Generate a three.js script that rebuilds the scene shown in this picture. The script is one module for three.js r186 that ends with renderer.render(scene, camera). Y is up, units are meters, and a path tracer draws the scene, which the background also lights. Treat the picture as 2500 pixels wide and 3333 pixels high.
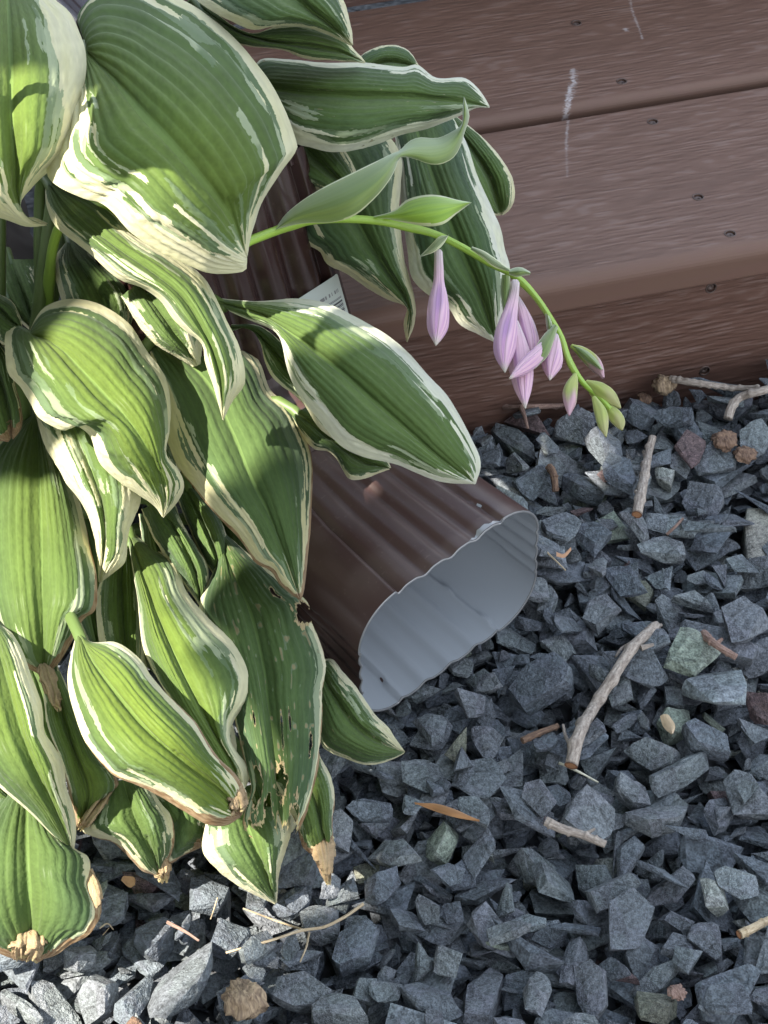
import * as THREE from 'three';
import { ConvexGeometry } from 'three/addons/geometries/ConvexGeometry.js';
import { mergeGeometries, mergeVertices } from 'three/addons/utils/BufferGeometryUtils.js';
import { Brush, Evaluator, SUBTRACTION } from 'three-bvh-csg';

// ---------------------------------------------------------------- camera, sky, sun, exposure
const W = 768, H = 1024;
const scene = new THREE.Scene();
const CAM = new THREE.Vector3(-0.25, 0.79, 0.907), PITCH = 41.93, YAW = 15.70, ROLL = 0.64, FOV = 25.30;
const camera = new THREE.PerspectiveCamera(FOV, W / H, 0.05, 3000);
camera.position.copy(CAM);
camera.rotation.set(-PITCH * Math.PI / 180, -YAW * Math.PI / 180, -ROLL * Math.PI / 180, 'YXZ');
camera.updateMatrixWorld(true);

const renderer = new THREE.WebGLRenderer({ antialias: true });
renderer.setSize(W, H);
renderer.toneMapping = THREE.LinearToneMapping;
renderer.toneMappingExposure = 3.9;
renderer.shadowMap.enabled = true;
renderer.shadowMap.type = THREE.PCFSoftShadowMap;

const SKY_LEVEL = 0.56;
const SUN = new THREE.Vector3(-0.85, 1.1, 0.38).normalize();
{ // a bright summer sky, blue above broken white cloud
  const w = 512, h = 256, d = new Float32Array(w * h * 4), hsh = (x, y, z) => { const t = Math.sin(x * 127.1 + y * 311.7 + z * 74.7) * 43758.5453; return t - Math.floor(t); };
  const n3 = (x, y, z) => { const X = Math.floor(x), Y = Math.floor(y), Z = Math.floor(z), s = (t) => t * t * (3 - 2 * t), u = s(x - X), v = s(y - Y), q = s(z - Z), m = (p, r, t) => p + (r - p) * t; return m(m(m(hsh(X, Y, Z), hsh(X + 1, Y, Z), u), m(hsh(X, Y + 1, Z), hsh(X + 1, Y + 1, Z), u), v), m(m(hsh(X, Y, Z + 1), hsh(X + 1, Y, Z + 1), u), m(hsh(X, Y + 1, Z + 1), hsh(X + 1, Y + 1, Z + 1), u), v), q); };
  for (let j = 0; j < h; j++) for (let i = 0; i < w; i++) {
    const la = ((j + 0.5) / h - 0.5) * Math.PI, lo = ((i + 0.5) / w - 0.5) * 2 * Math.PI, y = Math.sin(la), c = Math.cos(la), x = Math.cos(lo) * c, z = Math.sin(lo) * c, k = (j * w + i) * 4;
    const up = Math.max(y, 0), cx = x / (up + 0.25) * 1.4, cz = z / (up + 0.25) * 1.4, f = 0.55 * n3(cx, cz, 1) + 0.28 * n3(cx * 2.2, cz * 2.2, 4) + 0.17 * n3(cx * 4.6, cz * 4.6, 9), cl = Math.min(1, Math.max(0, (f - 0.42) / 0.22));
    const t = Math.pow(1 - up, 2.2), blue = [0.58 + 0.44 * t, 0.74 + 0.32 * t, 1.0 + 0.10 * t], white = [1.32, 1.34, 1.38];
    for (let e = 0; e < 3; e++) d[k + e] = (y < 0 ? [0.35, 0.36, 0.34][e] : blue[e] + (white[e] - blue[e]) * cl * 0.85) * SKY_LEVEL;
    d[k + 3] = 1;
  }
  const t = new THREE.DataTexture(d, w, h, THREE.RGBAFormat, THREE.FloatType);
  t.mapping = THREE.EquirectangularReflectionMapping; t.magFilter = t.minFilter = THREE.LinearFilter; t.needsUpdate = true;
  scene.background = t; scene.environment = t;
}
const sun = new THREE.DirectionalLight(new THREE.Color(1, 0.94, 0.84), 4.8);
sun.position.copy(SUN).multiplyScalar(8);
sun.target.position.set(0, 0, 0.1);
sun.castShadow = true;
sun.shadow.mapSize.set(4096, 4096);
Object.assign(sun.shadow.camera, { left: -1.2, right: 1.2, top: 1.2, bottom: -1.2, near: 0.5, far: 20 });
sun.shadow.radius = 1;
sun.shadow.bias = -0.0004;
scene.add(sun, sun.target);

// where the sun comes through the crown of the shade tree: survey spot, height, width of the gap
const GAPS = [[265, 480, 0.245, 0.028], [80, 260, 0.27, 0.04], [70, 1220, 0.1, 0.042], [250, 1570, 0.1, 0.032], [95, 1510, 0.1, 0.035], [240, 1310, 0.07, 0.022], [245, 1150, 0.11, 0.02], [50, 2140, 0.0, 0.018], [185, 1980, 0.03, 0.01]];
// ---------------------------------------------------------------- helpers
function mulberry(a) { return () => { a |= 0; a = a + 0x6D2B79F5 | 0; let t = Math.imul(a ^ a >>> 15, 1 | a); t = t + Math.imul(t ^ t >>> 7, 61 | t) ^ t; return ((t ^ t >>> 14) >>> 0) / 4294967296; }; }
let rnd = mulberry(7);
const rr = (a, b) => a + (b - a) * rnd();
const gauss = () => (rnd() + rnd() + rnd() + rnd() - 2) * 1.0;
const clamp = (x, a = 0, b = 1) => Math.min(b, Math.max(a, x));
const sstep = (a, b, x) => { const t = clamp((x - a) / (b - a)); return t * t * (3 - 2 * t); };
const mix = (a, b, t) => a + (b - a) * t;
const mix3 = (a, b, t) => [mix(a[0], b[0], t), mix(a[1], b[1], t), mix(a[2], b[2], t)];
function hash(x, y, s = 0) { let h = Math.imul(x | 0, 374761393) + Math.imul(y | 0, 668265263) + Math.imul(s | 0, 974634373) | 0; h = Math.imul(h ^ h >>> 13, 1274126177); return ((h ^ h >>> 16) >>> 0) / 4294967296; }
function noise(x, y, s = 0) {
  const xi = Math.floor(x), yi = Math.floor(y), fx = x - xi, fy = y - yi, u = fx * fx * (3 - 2 * fx), v = fy * fy * (3 - 2 * fy);
  return mix(mix(hash(xi, yi, s), hash(xi + 1, yi, s), u), mix(hash(xi, yi + 1, s), hash(xi + 1, yi + 1, s), u), v);
}
function pnoise(x, y, px, py, s) { // tiles every px, py cells
  const xi = Math.floor(x), yi = Math.floor(y), fx = x - xi, fy = y - yi, u = fx * fx * (3 - 2 * fx), v = fy * fy * (3 - 2 * fy), m = (a, b) => ((a % b) + b) % b;
  const q = (a, b) => hash(m(a, px), m(b, py), s);
  return mix(mix(q(xi, yi), q(xi + 1, yi), u), mix(q(xi, yi + 1), q(xi + 1, yi + 1), u), v);
}
const fbm = (x, y, s) => 0.5 * noise(x, y, s) + 0.27 * noise(x * 2.1, y * 2.1, s + 1) + 0.15 * noise(x * 4.3, y * 4.3, s + 2) + 0.08 * noise(x * 8.7, y * 8.7, s + 3);
const toS = (c) => { c = clamp(c); return 255 * (c <= 0.0031308 ? 12.92 * c : 1.055 * Math.pow(c, 1 / 2.4) - 0.055); };
function colourTexture(w, h, fn, repeat = true) { // fn(u, v) -> linear rgb(a)
  const d = new Uint8Array(w * h * 4);
  for (let j = 0; j < h; j++) for (let i = 0; i < w; i++) {
    const c = fn((i + 0.5) / w, (j + 0.5) / h), k = (j * w + i) * 4;
    d[k] = toS(c[0]); d[k + 1] = toS(c[1]); d[k + 2] = toS(c[2]); d[k + 3] = c.length > 3 ? c[3] * 255 : 255;
  }
  const t = new THREE.DataTexture(d, w, h, THREE.RGBAFormat);
  t.colorSpace = THREE.SRGBColorSpace; t.magFilter = THREE.LinearFilter; t.minFilter = THREE.LinearFilter;
  t.wrapS = t.wrapT = repeat ? THREE.RepeatWrapping : THREE.ClampToEdgeWrapping; t.needsUpdate = true;
  return t;
}
function greyTexture(w, h, fn, repeat = true) {
  const d = new Uint8Array(w * h * 4);
  for (let j = 0; j < h; j++) for (let i = 0; i < w; i++) { const c = clamp(fn((i + 0.5) / w, (j + 0.5) / h)) * 255, k = (j * w + i) * 4; d[k] = d[k + 1] = d[k + 2] = c; d[k + 3] = 255; }
  const t = new THREE.DataTexture(d, w, h, THREE.RGBAFormat);
  t.magFilter = THREE.LinearFilter; t.minFilter = THREE.LinearFilter; t.wrapS = t.wrapT = repeat ? THREE.RepeatWrapping : THREE.ClampToEdgeWrapping; t.needsUpdate = true;
  return t;
}
const lin = (r, g, b) => new THREE.Color().setRGB(r, g, b);
const used = {};
function numbered(n) { const k = used[n] = (used[n] ?? -1) + 1; return k ? `${n}_${String(k).padStart(3, '0')}` : n; }
function mesh(name, geo, mat, parent = scene) {
  const m = new THREE.Mesh(geo, mat); m.name = numbered(name); m.castShadow = m.receiveShadow = true; parent.add(m); return m;
}
function tag(o, label, category, group) { o.userData = { ...o.userData, label, category }; if (group) o.userData.group = group; return o; }
function thing(name, label, category, pos = [0, 0, 0]) { const g = new THREE.Group(); g.name = numbered(name); g.position.set(...pos); scene.add(g); return tag(g, label, category); }

// survey of the photograph: a spot in the picture (1659 wide) and its height above the gravel give its place in the yard
const KV = 2500 / 1659, FPX = 7425;
function sight(vx, vy) {
  const v = new THREE.Vector3((vx * KV - 1250) / FPX, -(vy * KV - 1666.5) / FPX, -1);
  return v.applyQuaternion(camera.quaternion);
}
const at = (vx, vy, h) => { const d = sight(vx, vy); return CAM.clone().addScaledVector(d, (h - CAM.y) / d.y); };
const atz = (vx, vy, z) => { const d = sight(vx, vy); return CAM.clone().addScaledVector(d, (z - CAM.z) / d.z); };
const pts = (s) => s.trim().split(/\s+/).map((p) => p.split(',').map(Number));
function spline(points) { // arc-length curve through 2-D or 3-D points
  const c = new THREE.CatmullRomCurve3(points.map((p) => p.isVector3 ? p : new THREE.Vector3(p[0], p[1], p[2] ?? 0)), false, 'centripetal');
  c.arcLengthDivisions = 300; return c;
}
function gridGeometry(P, nu, nv, uvf) { // P[j][i] Vector3, j along, i across
  const pos = new Float32Array((nu + 1) * (nv + 1) * 3), uv = new Float32Array((nu + 1) * (nv + 1) * 2), idx = [];
  for (let j = 0; j <= nu; j++) for (let i = 0; i <= nv; i++) {
    const k = j * (nv + 1) + i; P[j][i].toArray(pos, k * 3);
    const q = uvf ? uvf(j / nu, i / nv, P[j][i]) : [i / nv, j / nu]; uv[k * 2] = q[0]; uv[k * 2 + 1] = q[1];
    if (j < nu && i < nv) idx.push(k, k + 1, k + nv + 1, k + 1, k + nv + 2, k + nv + 1);
  }
  const g = new THREE.BufferGeometry();
  g.setAttribute('position', new THREE.BufferAttribute(pos, 3)); g.setAttribute('uv', new THREE.BufferAttribute(uv, 2)); g.setIndex(idx); g.computeVertexNormals();
  return g;
}
// a tube whose radius may vary along it and whose bark may be uneven
function limb(points, radius, seg = 40, ring = 10, rough = 0, seed = 1, uvScale = 1) {
  const c = spline(points), fr = c.computeFrenetFrames(seg, false), P = [], len = c.getLength();
  for (let j = 0; j <= seg; j++) {
    const t = j / seg, p = c.getPointAt(t), row = [];
    for (let i = 0; i <= ring; i++) {
      const a = i / ring * Math.PI * 2, r = radius(t, a) * (1 + rough * (fbm(Math.cos(a) * 2.6 + 5 + t * len * 9, Math.sin(a) * 2.6 + t * len * 26, seed) - 0.5) * 2);
      row.push(p.clone().addScaledVector(fr.normals[j], Math.cos(a) * r).addScaledVector(fr.binormals[j], Math.sin(a) * r));
    }
    P.push(row);
  }
  for (const e of [0, seg]) { const c0 = c.getPointAt(e / seg); P.splice(e ? P.length : 0, 0, P[e ? P.length - 1 : 0].map(() => c0.clone())); }
  return gridGeometry(P, seg + 2, ring, (u, v) => [v * 0.02 * uvScale, u * len * uvScale]);
}

// ---------------------------------------------------------------- ground
const gravelTint = greyTexture(512, 512, (u, v) => 0.35 * pnoise(u * 24, v * 24, 24, 24, 3) + 0.35 * pnoise(u * 64, v * 64, 64, 64, 4) + 0.3 * pnoise(u * 160, v * 160, 160, 160, 5));
{
  const g = new THREE.PlaneGeometry(600, 600, 1, 1); g.rotateX(-Math.PI / 2);
  const uv = g.attributes.uv; for (let i = 0; i < uv.count; i++) uv.setXY(i, uv.getX(i) * 1500, uv.getY(i) * 1500);
  const tex = colourTexture(512, 512, (u, v) => { const n = pnoise(u * 40, v * 40, 40, 40, 11) * 0.5 + pnoise(u * 120, v * 120, 120, 120, 12) * 0.5, k = 0.03 + 0.06 * n; return [k, k * 1.03, k * 1.08]; });
  const m = new THREE.MeshStandardMaterial({ map: tex, bumpMap: gravelTint, bumpScale: 0.004, roughness: 1 });
  const o = mesh('ground', g, m); o.position.y = -0.026; o.userData = { kind: 'structure' };
}

{ // dark planting soil under the hosta
  const n = 90, P = []; for (let j = 0; j <= n; j++) P.push(Array.from({ length: n + 1 }, (_, i) => { const x = mix(-1.3, -0.135, i / n), z = mix(-1.5, 0.10, j / n), e = Math.min(i, n - i, j, n - j) / n; return new THREE.Vector3(x, -0.03 + 0.03 * sstep(0, 0.03, e) * (0.7 + 0.6 * fbm(x * 30, z * 30, 13)) + 0.006 * (fbm(x * 160, z * 160, 14) - 0.5), z); }));
  const tex = colourTexture(256, 256, (u, v) => { const k = 0.4 + 0.9 * (0.5 * pnoise(u * 30, v * 30, 30, 30, 15) + 0.5 * pnoise(u * 90, v * 90, 90, 90, 16)); return [0.026 * k, 0.019 * k, 0.014 * k]; });
  const o = mesh('soil', gridGeometry(P, n, n), new THREE.MeshStandardMaterial({ map: tex, bumpMap: gravelTint, bumpScale: 0.003, roughness: 1 })); o.userData = { kind: 'structure' };
}

// ---------------------------------------------------------------- crushed slate
const slateMap = colourTexture(512, 512, (u, v) => {
  const a = pnoise(u * 9, v * 9, 9, 9, 21), b = pnoise(u * 40, v * 40, 40, 40, 22), c = pnoise(u * 130, v * 130, 130, 130, 23), d = pnoise(u * 22, v * 60, 22, 60, 24);
  let k = 0.56 + 0.26 * (a - 0.5) + 0.34 * (b - 0.5) + 0.5 * (c - 0.5) + 0.22 * (d - 0.5);
  const fleck = sstep(0.80, 0.9, c) * sstep(0.45, 0.7, b);
  k = mix(k, 1.0, fleck * 0.55);
  const g = sstep(0.62, 0.78, pnoise(u * 6 + 3, v * 6, 6, 6, 25)) * 0.5;
  return [clamp(k * (1 - 0.06 * g)), clamp(k * (1 + 0.01 * g)), clamp(k * (1 - 0.07 * g))];
});
const slateBump = greyTexture(512, 512, (u, v) => 0.45 * pnoise(u * 12, v * 12, 12, 12, 31) + 0.3 * pnoise(u * 36, v * 36, 36, 36, 32) + 0.25 * pnoise(u * 110, v * 110, 110, 110, 33));
const slate = (r, g, b) => new THREE.MeshStandardMaterial({ map: slateMap, bumpMap: slateBump, bumpScale: 0.0015, color: lin(r, g, b), roughness: 0.82 });
const SLATE = [[0.135, 0.155, 0.180], [0.155, 0.172, 0.190], [0.115, 0.132, 0.155], [0.185, 0.202, 0.212], [0.150, 0.170, 0.180], [0.150, 0.160, 0.182], [0.172, 0.185, 0.200], [0.130, 0.145, 0.165]].map((c) => slate(c[0] * 1.26, c[1] * 1.24, c[2] * 1.24));
const PALE_GREEN = slate(0.29, 0.33, 0.27), WHITISH = slate(0.42, 0.43, 0.40), REDDISH = slate(0.20, 0.135, 0.135), OLIVE = slate(0.20, 0.20, 0.155), LIGHT = slate(0.27, 0.30, 0.32);
function boxUV(g, s = 0.45) { // uv by the way each facet faces, in the stone's own metres
  const p = g.attributes.position, n = g.attributes.normal, uv = new Float32Array(p.count * 2);
  for (let i = 0; i < p.count; i++) {
    const ax = Math.abs(n.getX(i)), ay = Math.abs(n.getY(i)), az = Math.abs(n.getZ(i));
    const q = ay >= ax && ay >= az ? [p.getX(i), p.getZ(i)] : ax >= az ? [p.getZ(i), p.getY(i)] : [p.getX(i), p.getY(i)];
    uv[i * 2] = q[0] * s; uv[i * 2 + 1] = q[1] * s;
  }
  g.setAttribute('uv', new THREE.BufferAttribute(uv, 2)); return g;
}
function shiftUV(g, a, b) { const u = g.attributes.uv; for (let i = 0; i < u.count; i++) u.setXY(i, u.getX(i) + a, u.getY(i) + b); return g; }
// a broken slab: an outline, a cleaved top and bottom that do not lie quite parallel, and chipped rims
function slab(outline, th, tiltX = 0, tiltZ = 0, chip = true) {
  const P = [], n = outline.length;
  let cx = 0, cz = 0; outline.forEach(([x, z]) => { cx += x / n; cz += z / n; });
  const up = rr(0.86, 1.0), dn = rr(0.65, 1.0), low = Math.floor(rnd() * n), low2 = rnd() < 0.5 ? (low + 1) % n : low;
  outline.forEach(([x, z], i) => {
    const dx = x - cx, dz = z - cz, f = up * rr(0.9, 1.04), f2 = dn * rr(0.8, 1.1), drop = chip && (i === low || i === low2) ? rr(0.35, 0.95) : rr(0, 0.12);
    P.push(new THREE.Vector3(dx * f, th * (0.5 - drop) + dx * tiltX + dz * tiltZ, dz * f), new THREE.Vector3(dx * f2, -th * 0.5 * rr(0.7, 1.1), dz * f2));
    if (rnd() < 0.35) P.push(new THREE.Vector3(dx * rr(1.0, 1.05), th * rr(-0.28, 0.2), dz * rr(1.0, 1.05)));
    if (rnd() < 0.45) { const q = outline[(i + 1) % n], t = rr(0.3, 0.7), ex = (mix(x, q[0], t) - cx), ez = (mix(z, q[1], t) - cz), k = rr(0.98, 1.06); P.push(new THREE.Vector3(ex * k, th * rr(-0.3, 0.4), ez * k)); }
    if (rnd() < 0.5) P.push(new THREE.Vector3(dx * f * rr(0.35, 0.7), th * (0.5 + rr(0, 0.07)) + (dx * tiltX + dz * tiltZ) * 0.6, dz * f * rr(0.35, 0.7)));
  });
  const g = new ConvexGeometry(P); g.computeVertexNormals();
  return boxUV(g);
}
function randomStone() {
  const n = 3 + Math.floor(rnd() * 4), el = Math.exp(gauss() * 0.8), o = [], a0 = rr(0, 6.28);
  for (let i = 0; i < n; i++) { const a = a0 + (i + rr(-0.36, 0.36)) / n * Math.PI * 2, r = rr(0.7, 1.2); o.push([Math.cos(a) * r * Math.sqrt(el), Math.sin(a) * r / Math.sqrt(el)]); }
  const th = rr(0.10, 0.28);
  const g = slab(o.map(([x, z]) => [x * 0.5, z * 0.5]), th, rr(-0.25, 0.25), rr(-0.25, 0.25));
  return g;
}
// the same stone with its faces split and roughed up, as it is drawn
function rough(g, amp, seed) {
  const w = mergeVertices(g.clone().deleteAttribute('uv').deleteAttribute('normal'), 1e-5), p = w.attributes.position, ix = w.index, V = [], tri = [], mid = new Map();
  for (let i = 0; i < p.count; i++) V.push(new THREE.Vector3().fromBufferAttribute(p, i));
  const m = (a, b) => { const k = a < b ? a * 4096 + b : b * 4096 + a; if (!mid.has(k)) { mid.set(k, V.length); V.push(V[a].clone().lerp(V[b], 0.5 + 0.24 * (hash(a, b, seed) - 0.5))); } return mid.get(k); };
  for (let i = 0; i < ix.count; i += 3) { const a = ix.getX(i), b = ix.getX(i + 1), c = ix.getX(i + 2), ab = m(a, b), bc = m(b, c), ca = m(c, a); tri.push(a, ab, ca, ab, b, bc, ca, bc, c, ab, bc, ca); }
  V.forEach((v, i) => { const n = v.clone().normalize(); v.addScaledVector(n, -amp * hash(i, seed, 2) * (i < p.count ? 1.2 : 0.8)); v.y += amp * 0.5 * (hash(i, seed, 5) - 0.5); });
  const h = new THREE.BufferGeometry(); h.setAttribute('position', new THREE.Float32BufferAttribute(tri.flatMap((i) => V[i].toArray()), 3)); h.computeVertexNormals();
  return boxUV(h);
}
rnd = mulberry(11);
const SHAPES = Array.from({ length: 90 }, () => {
  const g = randomStone(); g.rough = rough(g, 0.045, Math.floor(rnd() * 9999)); return g;
});
// settle the stones one after another on a height field, each in the snuggest of several poses
const CELL = 0.0015, GX0 = -0.40, GZ0 = -0.02, GNX = 547, GNZ = 364, field = new Float32Array(GNX * GNZ).fill(-0.024), topId = new Int32Array(GNX * GNZ).fill(-1);
function raster(tri, cb) { // tri: flat xyz triangles in world
  for (let t = 0; t < tri.length; t += 9) {
    const ax = (tri[t] - GX0) / CELL, az = (tri[t + 2] - GZ0) / CELL, bx = (tri[t + 3] - GX0) / CELL, bz = (tri[t + 5] - GZ0) / CELL, cx = (tri[t + 6] - GX0) / CELL, cz = (tri[t + 8] - GZ0) / CELL;
    const d = (bz - cz) * (ax - cx) + (cx - bx) * (az - cz); if (Math.abs(d) < 1e-9) continue;
    const x0 = Math.max(0, Math.ceil(Math.min(ax, bx, cx))), x1 = Math.min(GNX - 1, Math.floor(Math.max(ax, bx, cx))), z0 = Math.max(0, Math.ceil(Math.min(az, bz, cz))), z1 = Math.min(GNZ - 1, Math.floor(Math.max(az, bz, cz)));
    for (let z = z0; z <= z1; z++) for (let x = x0; x <= x1; x++) {
      const l1 = ((bz - cz) * (x - cx) + (cx - bx) * (z - cz)) / d, l2 = ((cz - az) * (x - cx) + (ax - cx) * (z - cz)) / d, l3 = 1 - l1 - l2;
      if (l1 < 0 || l2 < 0 || l3 < 0) continue;
      cb(z * GNX + x, l1 * tri[t + 1] + l2 * tri[t + 4] + l3 * tri[t + 7]);
    }
  }
}
function flat(g, m) { const p = g.attributes.position, o = new Float32Array(p.count * 3), v = new THREE.Vector3(); for (let i = 0; i < p.count; i++) { v.fromBufferAttribute(p, i).applyMatrix4(m); v.toArray(o, i * 3); } return o; }
const keyId = new Uint8Array(GNX * GNZ), lo = new Float32Array(GNX * GNZ), hi = new Float32Array(GNX * GNZ);
function rest(tri) { // how high these triangles come to lie, and how much air stays below
  const cells = []; 
  raster(tri, (c, y) => { if (!rest.seen.has(c)) { rest.seen.add(c); cells.push(c); lo[c] = y; hi[c] = y; } else { if (y < lo[c]) lo[c] = y; if (y > hi[c]) hi[c] = y; } });
  rest.seen.clear();
  if (cells.length < 6) return null;
  const gaps = cells.map((c) => field[c] - lo[c]).sort((a, b) => b - a);
  const y = gaps[Math.floor(gaps.length * 0.035)];
  let air = 0, top = 0; for (const c of cells) { air += Math.max(0, y + lo[c] - field[c]); top += y + hi[c]; }
  return { y, cells, air: air / cells.length, top: top / cells.length, hi: Float32Array.from(cells, (c) => hi[c]) };
}
rest.seen = new Set();
function slope(x, z, r) { // tilt of the bed round a spot
  const f = (a, b) => field[clamp(Math.round((b - GZ0) / CELL), 0, GNZ - 1) * GNX + clamp(Math.round((a - GX0) / CELL), 0, GNX - 1)];
  return [(f(x + r, z) - f(x - r, z)) / (2 * r), (f(x, z + r) - f(x, z - r)) / (2 * r)];
}
const spoutFoot = (x, z) => { const a = (x + 0.0145) * 0.436 + (z - 0.181) * 0.9, w = (x + 0.0145) * 0.9 - (z - 0.181) * 0.436; return a < 0.012 && a > -0.14 && Math.abs(w) < 0.056; }; // the outlet lies here
const footMask = new Uint8Array(GNX * GNZ); for (let z = 0; z < GNZ; z++) for (let x = 0; x < GNX; x++) footMask[z * GNX + x] = spoutFoot(GX0 + x * CELL, GZ0 + z * CELL) ? 1 : 0;
const stones = [];
function settle(g, x, z, scale, yaw, tries, look, tilt = 0.3, spots = null) {
  let best = null;
  for (let k = 0; k < tries; k++) {
    const px = spots ? spots[k][0] : x, pz = spots ? spots[k][1] : z, s = slope(px, pz, scale * 0.4);
    const q = new THREE.Quaternion().setFromEuler(new THREE.Euler(Math.atan(s[1]) * 0.7 + gauss() * tilt, 0, -Math.atan(s[0]) * 0.7 + gauss() * tilt)).multiply(new THREE.Quaternion().setFromAxisAngle(new THREE.Vector3(0, 1, 0), yaw + (k && tries > 2 ? rr(-3.1, 3.1) : 0)));
    const m = new THREE.Matrix4().compose(new THREE.Vector3(px, 0, pz), q, new THREE.Vector3(scale, scale, scale)), r = rest(flat(g, m));
    if (!r) continue;
    let onKey = 0; for (let i = 0; i < r.cells.length; i++) { const c = r.cells[i]; if (keyId[c]) onKey++; if (footMask[c] && r.y + r.hi[i] > 0.0005) onKey += 1e6; }
    if (onKey > r.cells.length * 0.22) continue;
    const cost = r.top + r.air * 1.1;
    if (!best || cost < best.cost) best = { ...r, m, cost };
  }
  if (!best) return null;
  best.m.elements[13] = best.y;
  const id = stones.length;
  best.cells.forEach((c, i) => { const y = best.y + best.hi[i]; if (y > field[c]) { field[c] = y; topId[c] = id; } });
  stones.push({ g, m: best.m, look, size: scale });
  return best;
}
rnd = mulberry(23);
const kerb = (x, z) => z < 0.006; // the riser stands here
const look = () => { const k = rnd(); return k < 0.012 ? PALE_GREEN : k < 0.018 ? WHITISH : k < 0.03 ? REDDISH : k < 0.042 ? OLIVE : k < 0.08 ? LIGHT : SLATE[Math.floor(rnd() * SLATE.length)]; };
const level = () => { let s = 0, n = 0; for (let z = 40; z < 300; z += 3) for (let x = 150; x < 450; x += 3) { s += field[z * GNX + x]; n++; } return s / n; };
{ // a grey concrete paver lies half out of view in the gravel
  const w = pts('1627,1050 1622,1080 1630,1165 1760,1190 1790,1050').map(([x, y]) => at(x, y, 0.012));
  const sh = new THREE.Shape(w.map((p) => new THREE.Vector2(p.x, -p.z)));
  const g = new THREE.ExtrudeGeometry(sh, { depth: 0.03, bevelEnabled: true, bevelSize: 0.002, bevelThickness: 0.002, bevelSegments: 2 }); g.rotateX(-Math.PI / 2); g.translate(0, -0.036, 0);
  raster(flat(g.index ? g.toNonIndexed() : g, new THREE.Matrix4()), (c, y) => { field[c] = Math.max(field[c], y); footMask[c] = 1; });
  boxUV(g, 18);
  const o = mesh('paver', g, new THREE.MeshStandardMaterial({ map: slateMap, bumpMap: slateBump, bumpScale: 0.001, color: lin(0.36, 0.34, 0.29), roughness: 0.95 }));
  tag(o, 'grey brown concrete paver in the gravel at the right edge', 'paver');
}

function fill(most, upTo, scale, spread) {
  for (let i = 0; i < most; i++) {
    if (i % 40 === 0 && level() > upTo) break;
    const g = SHAPES[Math.floor(rnd() * SHAPES.length)], q = scale * Math.exp(gauss() * spread), spots = [];
    for (let n = 0; spots.length < 9 && n < 60; n++) {
      const x = rr(-0.385, 0.40), z = rr(0.012, 0.51), s = q * (0.72 + 0.3 * sstep(0.05, 0.36, z));
      if (z < s * 0.5) continue;
      spots.push([x, z]);
    }
    settle(g, 0, 0, clamp(q * (0.70 + 0.5 * sstep(0.05, 0.36, spots[0][1])), 0.0055, 0.029) * 1.2, rr(0, 6.28), spots.length, look(), 0.21, spots);
  }
}
fill(4500, -0.0095, 0.0150, 0.5);
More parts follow.
